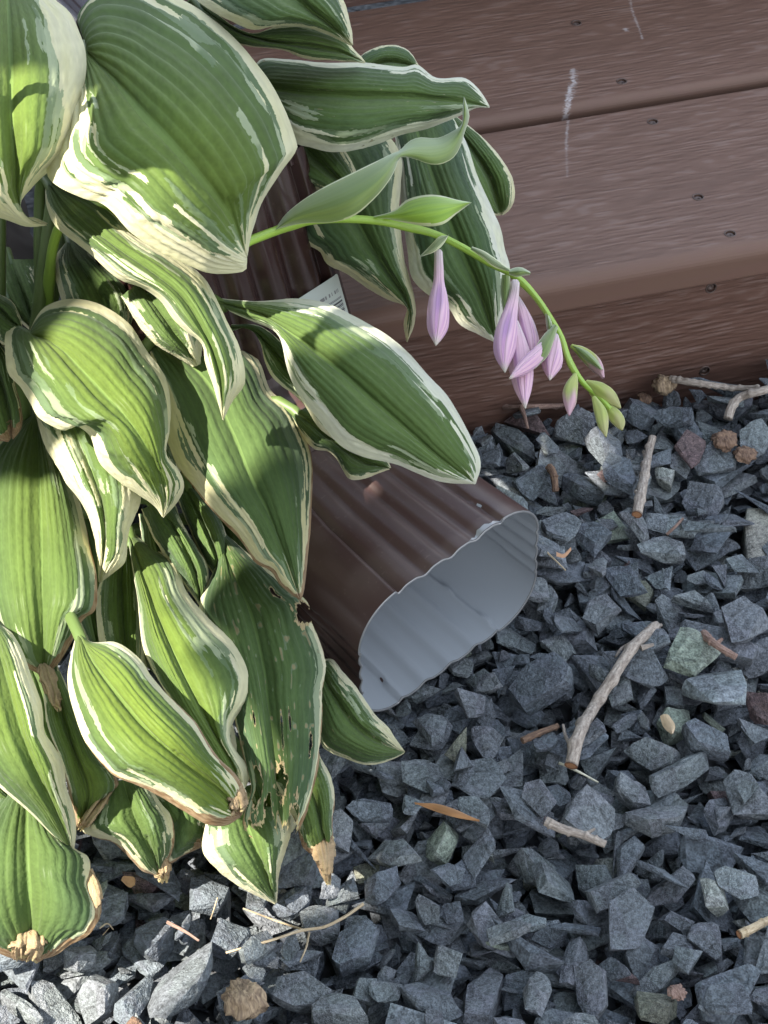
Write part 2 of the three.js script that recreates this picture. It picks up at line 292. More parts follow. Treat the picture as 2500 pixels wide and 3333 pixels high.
// stones that stand out, by the outlines of their upper faces
const KEY = [
  ['330,2045 395,2040 420,2075 500,2080 505,2110 470,2210 330,2200 325,2160 355,2130', 9, 1], ['348,2075 402,2043 455,2062 440,2110 395,2120 350,2090', 8, 6], ['235,2155 315,2065 330,2078 318,2130 275,2200 240,2180', 10, 0],
  ['50,2090 105,2085 170,2150 182,2200 80,2212 60,2150', 9, 3], ['160,2115 205,2072 255,2125 240,2170 175,2170', 12, 6], ['22,2105 40,2095 62,2165 55,2212 40,2210', 9, 3], ['125,2075 190,2015 212,2045 210,2070 165,2110', 9, 6],
  ['430,2055 455,1975 540,1970 545,1990 505,2058', 10, 0], ['395,1920 440,1870 490,1890 485,1945 405,1945', 10, 2], ['640,1960 660,1935 735,1930 737,1965 715,2008 645,1995', 11, 6], ['710,2060 730,1990 800,1965 825,1990 800,2050 725,2080', 12, 0],
  ['590,2120 665,2070 690,2110 690,2150 645,2190 600,2175', 12, 6], ['670,2190 690,2150 730,2135 780,2160 800,2212 670,2215', 13, 3], ['290,2000 310,1985 352,1985 380,2005 340,2065 295,2060', 14, 2], ['785,1870 815,1855 860,1890 850,1960 800,1940', 12, 2],
  ['1000,2095 1060,2040 1100,2060 1080,2130 1060,2212 1000,2190', 10, 5], ['1000,2212 1010,2100 1020,2080 1060,2120 1085,2210', 10, 3], ['1130,2110 1150,2080 1180,2090 1200,2130 1170,2190 1130,2180', 10, 6], ['1100,2120 1170,2050 1185,2062 1150,2115 1110,2150', 9, 4],
  ['1175,2090 1250,2030 1300,2010 1305,2040 1240,2080 1190,2110', 10, 5], ['1245,2060 1290,2060 1320,2090 1325,2160 1275,2190 1250,2140', 10, 5], ['1300,1960 1360,1930 1420,1965 1390,2055 1310,2060', 9, 7], ['1340,2140 1390,2105 1440,2130 1480,2160 1430,2190 1400,2212', 9, 'O'],
  ['1110,1860 1150,1800 1200,1790 1200,1850 1140,1880 1120,1880', 10, 4], ['1245,1850 1290,1820 1340,1860 1320,1910 1260,1900', 11, 4], ['1275,1960 1320,1875 1360,1880 1365,1920 1330,1980', 13, 1], ['1340,1760 1400,1730 1450,1720 1500,1730 1475,1800 1400,1810', 10, 6],
  ['1395,1690 1450,1650 1530,1610 1540,1635 1480,1680 1410,1710', 11, 4], ['1310,1700 1340,1680 1400,1690 1415,1720 1350,1730', 9, 6], ['1150,1690 1165,1670 1220,1670 1245,1700 1220,1730 1165,1725', 12, 2], ['1370,1610 1440,1560 1475,1610 1425,1665 1390,1650', 12, 3],
  ['1490,1560 1540,1540 1560,1610 1520,1650 1490,1630', 11, 0], ['1110,1480 1170,1410 1240,1430 1230,1490 1180,1530 1120,1510', 11, 2], ['1250,1300 1330,1290 1350,1320 1300,1350 1250,1340', 10, 6], ['1530,1330 1580,1280 1630,1290 1600,1350 1550,1370', 12, 6],
  ['1075,890 1100,868 1140,900 1145,950 1115,980 1085,930', 10, 4], ['1190,890 1290,880 1300,910 1260,940 1210,930', 14, 6], ['1255,960 1330,945 1375,980 1340,1010 1270,985', 11, 2], ['1205,1030 1260,1000 1310,1015 1270,1050 1215,1050', 11, 2],
  ['1340,860 1400,850 1430,880 1400,920 1345,900', 14, 0], ['1440,880 1510,860 1520,895 1450,905', 12, 4], ['1505,900 1560,895 1590,930 1540,945 1500,925', 10, 4], ['925,1790 990,1775 1000,1810 945,1850 915,1830', 11, 'G'],
  ['1235,1930 1290,1915 1305,1940 1250,1955', 10, 'W'], ['1530,1670 1600,1660 1590,1690 1550,1700', 8, 'R'], ['1420,1520 1480,1490 1505,1540 1465,1580 1425,1560', 12, 'G'], ['1415,1010 1445,995 1470,1030 1420,1040', 10, 'W'], ['1510,1940 1560,1890 1580,1920 1540,1965', 10, 'W'],
  ['960,2150 1000,2110 1040,2110 1030,2190 975,2190', 9, 6], ['880,2130 925,2080 970,2100 985,2160 960,2212 890,2200', 9, 7], ['1500,1890 1555,1845 1620,1870 1600,1950 1530,1960', 12, 6], ['1430,2000 1500,1990 1510,2030 1450,2060', 9, 5], ['760,1900 800,1860 845,1880 840,1920 780,1930', 10, 1],
];
rnd = mulberry(37);
const special = { O: OLIVE, G: PALE_GREEN, W: WHITISH, R: REDDISH };
for (const [s, mm, c] of KEY) {
  const w = pts(s).map(([x, y]) => at(x, y, 0.008)), cx = w.reduce((a, p) => a + p.x, 0) / w.length, cz = w.reduce((a, p) => a + p.z, 0) / w.length;
  const g = slab(w.map((p) => [(p.x - cx) / 0.02 * 0.96, (p.z - cz) / 0.02 * 0.96]), mm * 0.05, rr(-0.12, 0.12), rr(-0.12, 0.12), rnd() < 0.3);
  g.rough = rough(g, 0.05, Math.floor(rnd() * 9999));
  if (!settle(g, cx, cz, 0.02, 0, 3, special[c] ?? SLATE[c], 0.07)) continue;
  const st = stones[stones.length - 1], id = stones.length - 1; for (let c = 0; c < topId.length; c++) if (topId[c] === id) keyId[c] = 1;
  st.note = { O: 'olive brown slab with pale flecks', G: 'pale grey green stone', W: 'whitish stone', R: 'dark red stone' }[c];
}
fill(5200, -0.0003, 0.0138, 0.65);
{
  console.log('stones', stones.length, 'level', level());
  const bed = new THREE.Group(); bed.name = 'gravel_bed'; bed.userData = { kind: 'structure' }; scene.add(bed);
  const share = new Float32Array(stones.length);
  for (let z = 0; z < GNZ; z++) for (let x = 0; x < GNX; x++) {
    const c = z * GNX + x; if (topId[c] < 0) continue;
    const p = new THREE.Vector3(GX0 + x * CELL, field[c], GZ0 + z * CELL).project(camera);
    if (Math.abs(p.x) > 1 || Math.abs(p.y) > 1) continue;
    const vx = (p.x + 1) * 830, vy = (1 - p.y) * 1106; // leave out what the plant and the spout hide
    if (vx < 700 && vy < 1770) continue; if (vx < 1010 && vy < 1000) continue; if (vx < 820 && vy < 1500) continue; if (vx < 180 && vy < 2000) continue;
    share[topId[c]] += 1 / (0.6 + 0.5 * (0.45 - GZ0 - z * CELL));
  }
  const order = stones.map((_, i) => i).sort((a, b) => share[b] - share[a]), single = new Set(order.slice(0, 296));
  stones.forEach((s, i) => { if (s.note) single.add(i); });
  const mass = new Map();
  stones.forEach((s, i) => {
    if (single.has(i)) {
      const geo = s.g.rough, o = mesh('stone', geo, s.look, bed); o.applyMatrix4(s.m);
      if (s.note) o.userData.label = s.note;
    } else { const g = (share[i] > 0 ? s.g.rough : s.g).clone().applyMatrix4(s.m); shiftUV(g, rnd(), rnd()); if (!mass.has(s.look)) mass.set(s.look, []); mass.get(s.look).push(g); }
  });
  const gs = [], ms = [];
  for (const [m, list] of mass) { gs.push(mergeGeometries(list)); ms.push(m); }
  const o = mesh('stone_mass', mergeGeometries(gs, true), ms, bed); o.userData = { kind: 'stuff' };
}
const bedHeight = (x, z) => { let h = -1; for (let j = -3; j <= 3; j++) for (let i = -3; i <= 3; i++) h = Math.max(h, field[clamp(Math.round((z - GZ0) / CELL) + j, 0, GNZ - 1) * GNX + clamp(Math.round((x - GX0) / CELL) + i, 0, GNX - 1)]); return h; };
// ---------------------------------------------------------------- composite deck steps
const grain = (u, v) => { // u along the board, v across; streaks of an embossed wood grain, 0..1
  const w = v * 88 + 5 * pnoise(u * 5, v * 9, 5, 9, 41) + 2.2 * pnoise(u * 14, v * 26, 14, 26, 42);
  const a = noise(u * 80, w, 43), b = noise(u * 170 + 9, w * 1.9, 44), c = pnoise(u * 160, v * 200, 160, 200, 45);
  return clamp(0.5 + 0.75 * (a - 0.5) + 0.5 * (b - 0.5) + 0.22 * (c - 0.5));
};
const scuff = [['1238,152 1240,175 1232,195 1229,215 1227,245', 9, 0.75], ['1227,255 1223,285 1222,320', 4, 0.4], ['1222,320 1224,380', 3, 0.22], ['1360,-5 1366,25 1380,60 1388,85', 3.4, 0.45], ['1352,62 1352,66', 7, 0.7]];
function boardMaterial(x0, z0, sx, sz, marks, nosed = true, base = [0.136, 0.078, 0.057]) { // uv run 0..1 over sx by sz metres
  const segs = [];
  if (marks) for (const [s, w, k] of scuff) { const q = pts(s).map(([x, y]) => at(x, y, 0.09)); for (let i = 0; i + 1 < q.length; i++) segs.push([q[i].x, q[i].z, q[i + 1].x, q[i + 1].z, w * 0.00023, k]); }
  const fine = 2048;
  const map = colourTexture(fine, 256, (u, v) => {
    const g = nosed ? mix(grain(u, v), 0.5, sstep(0.80, 0.825, v)) : grain(u, v), t = 0.86 + 0.28 * g + 0.18 * (fbm(u * 9, v * 5, 48) - 0.5);
    let c = [base[0] * t, base[1] * t, base[2] * t];
    const ridge = sstep(0.66, 0.86, g); c = mix3(c, [0.20, 0.145, 0.125], ridge * 0.34); // rubbed pale on the raised grain
    const x = x0 + u * sx, z = z0 + v * sz;
    for (const [ax, az, bx, bz, w, k] of segs) {
      const dx = bx - ax, dz = bz - az, t2 = clamp(((x - ax) * dx + (z - az) * dz) / (dx * dx + dz * dz + 1e-9)), d = Math.hypot(x - ax - t2 * dx, z - az - t2 * dz);
      if (d < w * 1.6) c = mix3(c, [0.62, 0.60, 0.60], k * 0.5 * sstep(1.3, 0.3, d / w + 1.5 * (noise(x * 900, z * 1500, 49) - 0.4)));
    }
    return c;
  });
  const kind = nosed ? 'nosed' : 'flat'; boardMaterial[kind] ??= greyTexture(fine, 256, (u, v) => nosed ? mix(grain(u, v), 0.5, sstep(0.80, 0.825, v)) : grain(u, v)); const bump = boardMaterial[kind];
  return new THREE.MeshPhysicalMaterial({ map, bumpMap: bump, bumpScale: 0.0007, roughness: 0.55, specularIntensity: 0.55 });
}
const SX0 = -0.125, SX1 = 1.05;
const smoothBrown = new THREE.MeshPhysicalMaterial({ color: lin(0.125, 0.072, 0.055), roughness: 0.42, bumpMap: gravelTint, bumpScale: 0.0003 });
function board(section, len) { // section in (z, y), run along x from SX0, uv 0..1 over its top (or face) set later
  const sh = new THREE.Shape(section.map(([a, b]) => new THREE.Vector2(a, b)));
  const g = new THREE.ExtrudeGeometry(sh, { depth: len, bevelEnabled: false, curveSegments: 8 });
  g.rotateY(Math.PI / 2); // shape x -> -z, depth -> x
  return g;
}
function roundedSection(z0, z1, y0, y1, rf, rb) { // rounded at the upper front (z1) and upper back (z0)
  const o = []; const arc = (cz, cy, r, a0, a1) => { for (let i = 0; i <= 7; i++) { const a = mix(a0, a1, i / 7); o.push([-(cz + Math.cos(a) * r), cy + Math.sin(a) * r]); } };
  arc(z1 - 0.003, y0 + 0.003, 0.003, -Math.PI / 2, 0); arc(z1 - rf, y1 - rf, rf, 0, Math.PI / 2); arc(z0 + rb, y1 - rb, rb, Math.PI / 2, Math.PI); o.push([-z0, y0]);
  return o;
}
const ev = new Evaluator(); ev.useGroups = false;
const blank = new THREE.MeshStandardMaterial();
function drill(g, holes, axis) {
  let b = new Brush(g, blank); b.updateMatrixWorld();
  for (const [x, y, z] of holes) {
    const c = new THREE.CylinderGeometry(0.0026, 0.0026, 0.012, 18); if (axis === 'z') c.rotateX(Math.PI / 2); c.translate(x, y, z);
    const h = new Brush(c, blank); h.updateMatrixWorld(); b = ev.evaluate(b, h, SUBTRACTION); b.updateMatrixWorld();
  }
  return b.geometry;
}
function planarUV(g, fu, fv) { const p = g.attributes.position, uv = new Float32Array(p.count * 2); for (let i = 0; i < p.count; i++) { uv[i * 2] = fu(p.getX(i), p.getY(i), p.getZ(i)); uv[i * 2 + 1] = fv(p.getX(i), p.getY(i), p.getZ(i)); } g.setAttribute('uv', new THREE.BufferAttribute(uv, 2)); return g; }
{
  const steps = thing('deck_steps', 'brown wood-grain composite deck steps with screwed boards behind the gravel', 'steps', [0, 0, 0]);
  const L = SX1 - SX0, T = 0.09;
  const head = new THREE.LatheGeometry([[0, -0.0002], [0.0006, -0.0002], [0.0007, 0.0004], [0.0019, 0.0006], [0.0023, 0.0001], [0.0023, -0.004]].map(([x, y]) => new THREE.Vector2(x, y)), 18);
  const lip = new THREE.TorusGeometry(0.0029, 0.00042, 6, 22); lip.rotateX(Math.PI / 2);
  const steel = new THREE.MeshStandardMaterial({ color: lin(0.09, 0.062, 0.052), metalness: 0.3, roughness: 0.5 });
  const rows = [];
  const addBoard = (name, z0, z1, y0, y1, rf, rb, screws, mat, marks) => {
    let g = board(roundedSection(z0, z1, y0, y1, rf, rb), L); g.translate(SX0, 0, 0);
    g = drill(g, screws, 'y'); planarUV(g, (x) => (x - SX0) / L, (x, y, z) => 0.84 * (z - z0 + Math.max(0, y1 - y) * 0.9) / (z1 - z0) + 0.01);
    const b = mesh(name, g, mat, steps);
    for (const [x, y, z] of screws) { const s = mesh('screw', mergeGeometries([head.clone().translate(0, -0.0012, 0), lip.clone()]), steel, b); s.position.set(x, y, z); s.rotation.y = x * 40 + z * 90; }
    return b;
  };
  const scr = (list) => list.map(([x, y]) => { const p = at(x, y, T); return [p.x, T, p.z]; });
  const zs = -0.1352;
  addBoard('tread_board', zs + 0.001, 0.0120, T - 0.021, T, 0.0075, 0.002, scr([[1410, 263], [1508, 426], [1577, 505]]), boardMaterial(SX0, zs - 0.0017, L, 0.1462 / 0.84, true));
  addBoard('tread_board', -0.287, zs - 0.0095, T - 0.021, T, 0.006, 0.002, scr([[1245, 50], [1343, 176]]), boardMaterial(SX0, -0.287 - 0.0017, L, 0.1423 / 0.84, true));
  // riser below the nosing and the next riser and tread behind
  const riser = (z, y0, y1, screws, tone) => {
    let g = new THREE.BoxGeometry(L, y1 - y0, 0.02); g.translate((SX0 + SX1) / 2, (y0 + y1) / 2, z - 0.01);
    g = drill(g, screws, 'z'); planarUV(g, (x) => (x - SX0) / L, (x, y) => (y - y0) / (y1 - y0) );
    const b = mesh('riser_board', g, boardMaterial(SX0, 0, L, 0.14, false, false, tone), steps);
    for (const [x, y, zz] of screws) { const s = mesh('screw', mergeGeometries([head.clone().translate(0, -0.0012, 0), lip.clone()]), steel, b); s.position.set(x, y, zz); s.rotation.x = Math.PI / 2; }
  };
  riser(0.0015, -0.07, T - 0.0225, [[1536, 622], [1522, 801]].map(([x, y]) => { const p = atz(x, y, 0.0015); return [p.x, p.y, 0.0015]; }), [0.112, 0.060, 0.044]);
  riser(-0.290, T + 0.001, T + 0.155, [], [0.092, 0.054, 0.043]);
  const plain = boardMaterial(SX0, -0.425, L, 0.144, false);
  addBoard('tread_board', -0.425, -0.281, T + 0.157, T + 0.178, 0.0085, 0.002, [], plain);
  addBoard('tread_board', -0.572, -0.429, T + 0.157, T + 0.178, 0.0065, 0.002, [], plain);
  for (const x of [SX0 + 0.02, 0.35, SX1 - 0.02]) { const g = new THREE.BoxGeometry(0.035, 0.13, 0.262); g.translate(x + 0.001, 0.002, -0.151); mesh('stringer', g, smoothBrown, steps); }
}

// ---------------------------------------------------------------- downspout
{
  const spout = thing('downspout', 'dark brown ribbed metal downspout with open oval outlet lying on the gravel', 'downspout');
  const wdir = new THREE.Vector3(0.9, 0, -0.436).normalize(), V3 = (x, y, z) => new THREE.Vector3(x, y, z);
  const N = 220;
  function outline(i, hw, hh, r, rib, nr) { // rounded rectangle with pressed ribs; p across, q up
    const straightW = 2 * (hw - r), straightH = 2 * (hh - r), arc = Math.PI / 2 * r, total = 2 * straightW + 2 * straightH + 4 * arc;
    let s = i / N * total;
    const side = (len, fn) => { if (s <= len) return fn(s); s -= len; return null; };
    const R = (x, on) => on ? rib * (Math.pow(0.5 + 0.5 * Math.cos(x * nr * Math.PI * 2), 2.2)) : 0;
    return side(straightW, (t) => [-hw + r + t, hh - R(t / straightW, true)]) || side(arc, (t) => [hw - r + Math.sin(t / r) * r, hh - r + Math.cos(t / r) * r]) ||
      side(straightH, (t) => [hw - rib * 0.6 * Math.pow(0.5 + 0.5 * Math.cos(t / straightH * 6 * Math.PI), 2), hh - r - t]) || side(arc, (t) => [hw - r + Math.cos(t / r) * r, -hh + r - Math.sin(t / r) * r]) ||
      side(straightW, (t) => [hw - r - t, -hh + R(t / straightW, true)]) || side(arc, (t) => [-hw + r - Math.sin(t / r) * r, -hh + r - Math.cos(t / r) * r]) ||
      side(straightH, (t) => [-hw + rib * 0.6 * Math.pow(0.5 + 0.5 * Math.cos(t / straightH * 6 * Math.PI), 2), -hh + r + t]) || [-hw + r - Math.cos(clamp(s / r, 0, Math.PI / 2)) * r, hh - r + Math.sin(clamp(s / r, 0, Math.PI / 2)) * r];
  }
  // a section: centre, across, up, half width, half height, corner, rib depth, ribs
  const ring = (S, inset = 0) => Array.from({ length: N + 1 }, (_, i) => { const [p, q] = outline(i % N, S.hw - inset, S.hh - inset, S.r - inset, S.rib, S.nr ?? 4); return S.c.clone().addScaledVector(S.w, p * (1 + (S.skew ?? 0) * q)).addScaledVector(S.u, q); });
  const loft = (secs, sub, inset = 0) => {
    const P = [];
    for (let k = 0; k + 1 < secs.length; k++) for (let j = k ? 1 : 0; j <= sub; j++) {
      const t = j / sub, A = secs[k], B = secs[k + 1], m = (a, b) => mix(a, b, t);
      P.push(ring({ c: A.c.clone().lerp(B.c, t), w: A.w.clone().lerp(B.w, t).normalize(), u: A.u.clone().lerp(B.u, t).normalize(), hw: m(A.hw, B.hw), hh: m(A.hh, B.hh), r: m(A.r, B.r), rib: m(A.rib, B.rib), nr: A.nr }, inset));
    }
    let len = 0; const at0 = P.map((r, j) => (len += j ? r[0].distanceTo(P[j - 1][0]) : 0));
    return gridGeometry(P, P.length - 1, N, (a, b) => [b * 0.34, at0[Math.round(a * (P.length - 1))]]);
  };
  const wear = colourTexture(512, 512, (u, v) => { const n = pnoise(u * 6, v * 12, 6, 12, 61), d = pnoise(u * 140, v * 140, 140, 140, 62), e = pnoise(u * 30, v * 8, 30, 8, 63); const dust = sstep(0.55, 0.85, n) * 0.18 + sstep(0.86, 0.95, d) * 0.3 * n + 0.08 * sstep(0.6, 0.8, e); return mix3([0.058, 0.031, 0.028], [0.17, 0.13, 0.115], dust); });
  wear.repeat.set(5, 5);
  const rough = greyTexture(256, 256, (u, v) => 0.85 + 0.15 * pnoise(u * 16, v * 16, 16, 16, 64));
  const brown = new THREE.MeshPhysicalMaterial({ map: wear, roughness: 0.42, roughnessMap: rough, specularIntensity: 1 });
  const primer = new THREE.MeshPhysicalMaterial({ color: lin(0.27, 0.29, 0.31), roughness: 0.38, bumpMap: greyTexture(256, 256, (u, v) => pnoise(u * 120, v * 3, 120, 3, 67)), bumpScale: 0.00012 });
  const bare = new THREE.MeshStandardMaterial({ color: lin(0.34, 0.34, 0.34), metalness: 0.6, roughness: 0.4 });
  const A = V3(0.436, -0.10, 0.895).normalize();
  const up = V3(0, 1, 0).addScaledVector(A, 0.0), d = V3(-0.16, 0.92, -0.26).normalize();
  const pu = new THREE.Vector3().crossVectors(wdir, d).normalize(); if (pu.z < 0) pu.negate(); // out of the pipe's broad face
  const O = V3(-0.0140, 0.0415, 0.1805);
  const back = (k, dy) => O.clone().addScaledVector(A, -k).add(V3(0, dy, 0));
  const outU = V3(-0.03, 1, 0.06).normalize();
  const lip = { c: O, w: wdir.clone().add(V3(0, 0.05, 0)).normalize(), u: outU, hw: 0.0575, hh: 0.0395, r: 0.0250, rib: 0.0021, nr: 4 };
  const mid = { ...lip, c: back(0.05, 0.000), hw: 0.0545, hh: 0.0375, rib: 0.0021 };
  const rear = { ...lip, c: back(0.094, 0.004), u: V3(0, 1, 0.18).normalize(), hw: 0.0495, hh: 0.0345, rib: 0.0012 };
  const elbow = mesh('elbow', loft([lip, mid, rear], 14), brown, spout);
  mesh('lining', loft([lip, mid, rear], 14, 0.0012), primer, spout);
  // the folded throat of the elbow, three pressed wrinkles
  const F = (c, t, s) => ({ c, w: wdir, u: V3(0, 1, 0).lerp(pu, t).normalize(), hw: 0.046 * s, hh: 0.0335 * s, r: 0.018, rib: 0.0008, nr: 4 });
  const foot = V3(-0.0755, 0.102, 0.040), rc = rear.c, mixv = (t, dy = 0) => rc.clone().lerp(foot, t).add(V3(0, dy, 0));
  mesh('elbow_throat', loft([{ ...rear, hw: 0.0500, hh: 0.0350 }, F(mixv(0.10, 0), 0.12, 0.93), F(mixv(0.22, 0.002), 0.25, 1.0), F(mixv(0.34, 0.002), 0.4, 0.92), F(mixv(0.48, 0.002), 0.55, 1.0), F(mixv(0.62, 0.001), 0.7, 0.93), F(mixv(0.78), 0.85, 1.0), F(mixv(0.9), 0.95, 0.94), F(foot, 1, 1.0)], 5), brown, spout);
  const pipeAt = (y) => foot.clone().addScaledVector(d, (y - foot.y) / d.y);
  const S = (y, s, rib = 0.0055) => ({ c: pipeAt(y), w: wdir, u: pu, hw: 0.049 * s, hh: 0.034 * s, r: 0.012, rib, nr: 4 });
  const gloss = brown.clone(); gloss.roughness = 0.2; gloss.color = lin(0.55, 0.5, 0.5);
  mesh('pipe', loft([S(0.098, 0.985), S(0.108, 1), S(0.195, 1)], 10), gloss, spout);
  const U = (c, t) => ({ c, w: V3(0.95, 0, -0.3).normalize(), u: pu.clone().lerp(V3(0, 1, 0), t).normalize(), hw: 0.045, hh: 0.031, r: 0.012, rib: 0.002, nr: 4 });
  mesh('upper_pipe', loft([S(0.188, 0.93), S(0.204, 0.93), U(V3(-0.125, 0.222, -0.03), 0.5), U(V3(-0.16, 0.235, -0.12), 0.9), U(V3(-0.25, 0.26, -0.3), 0.9), U(V3(-0.29, 0.32, -0.38), 0.4), U(V3(-0.30, 0.6, -0.42), 0), U(V3(-0.30, 2.6, -0.42), 0)], 6), gloss, spout);
  // bare cut edge of the outlet and a chip on its upper rim
  const e = ring(lip), e2 = ring(lip, 0.0012), rimP = [e.map((p) => p.clone().addScaledVector(A, 0.0002)), e.map((p, i) => p.clone().lerp(e2[i], 0.5).addScaledVector(A, 0.0007)), e2.map((p) => p.clone().addScaledVector(A, 0.0002))];
  mesh('cut_rim', gridGeometry(rimP, 2, N), bare, spout);
  const k0 = Math.round(N * 0.125), chip = [];
  for (let j = 0; j <= 3; j++) chip.push(Array.from({ length: 15 }, (_, i) => e[k0 + i].clone().addScaledVector(outU, 0.0003).addScaledVector(A, -j * 0.0008 * Math.sin(i / 14 * Math.PI) * (0.6 + 0.8 * hash(i, 3)))));
  mesh('chipped_paint', gridGeometry(chip, 3, 14), bare, elbow);
  // paper label with a bar code, stuck on the broad face beside its edge
  const lab = [], faceAt = (p, y) => pipeAt(y).addScaledVector(wdir, p).addScaledVector(pu, 0.0346 - Math.max(0, Math.abs(p) - 0.037) ** 2 * 40);
  for (let j = 0; j <= 8; j++) lab.push(Array.from({ length: 13 }, (_, i) => faceAt(mix(0.015, 0.0425, i / 12), mix(0.106, 0.1305, j / 8) + 0.002 * (i / 12))));
  const bars = colourTexture(256, 256, (u, v) => {
    const corner = Math.max(0.07 - u, 0) ** 2 + Math.max(v - 0.93, 0) ** 2 > 0.0045 || Math.max(u - 0.93, 0) ** 2 + Math.max(v - 0.93, 0) ** 2 > 0.0045;
    let c = [0.52, 0.56, 0.52, corner ? 0 : 1];
    if (u > 0.48 && u < 0.93 && v < 0.62 && v > 0.12) { const b = (0.62 - v) * 90; if (hash(Math.floor(b), 5) > 0.45) c = [0.05, 0.05, 0.06, 1]; }
    if (u > 0.46 && u < 0.9 && v > 0.66 && v < 0.73 && hash(Math.floor(u * 60), 8) > 0.4) c = [0.2, 0.2, 0.2, 1];
    if (u > 0.08 && u < 0.4 && v > 0.2 && v < 0.8 && Math.floor(v * 22) % 3 === 0 && hash(Math.floor(u * 50), Math.floor(v * 22)) > 0.35) c = [0.3, 0.36, 0.33, 1];
    return c;
  }, false);
  mesh('paper_label', gridGeometry(lab, 8, 12), new THREE.MeshStandardMaterial({ map: bars, alphaTest: 0.5, roughness: 0.6 }), spout);
}

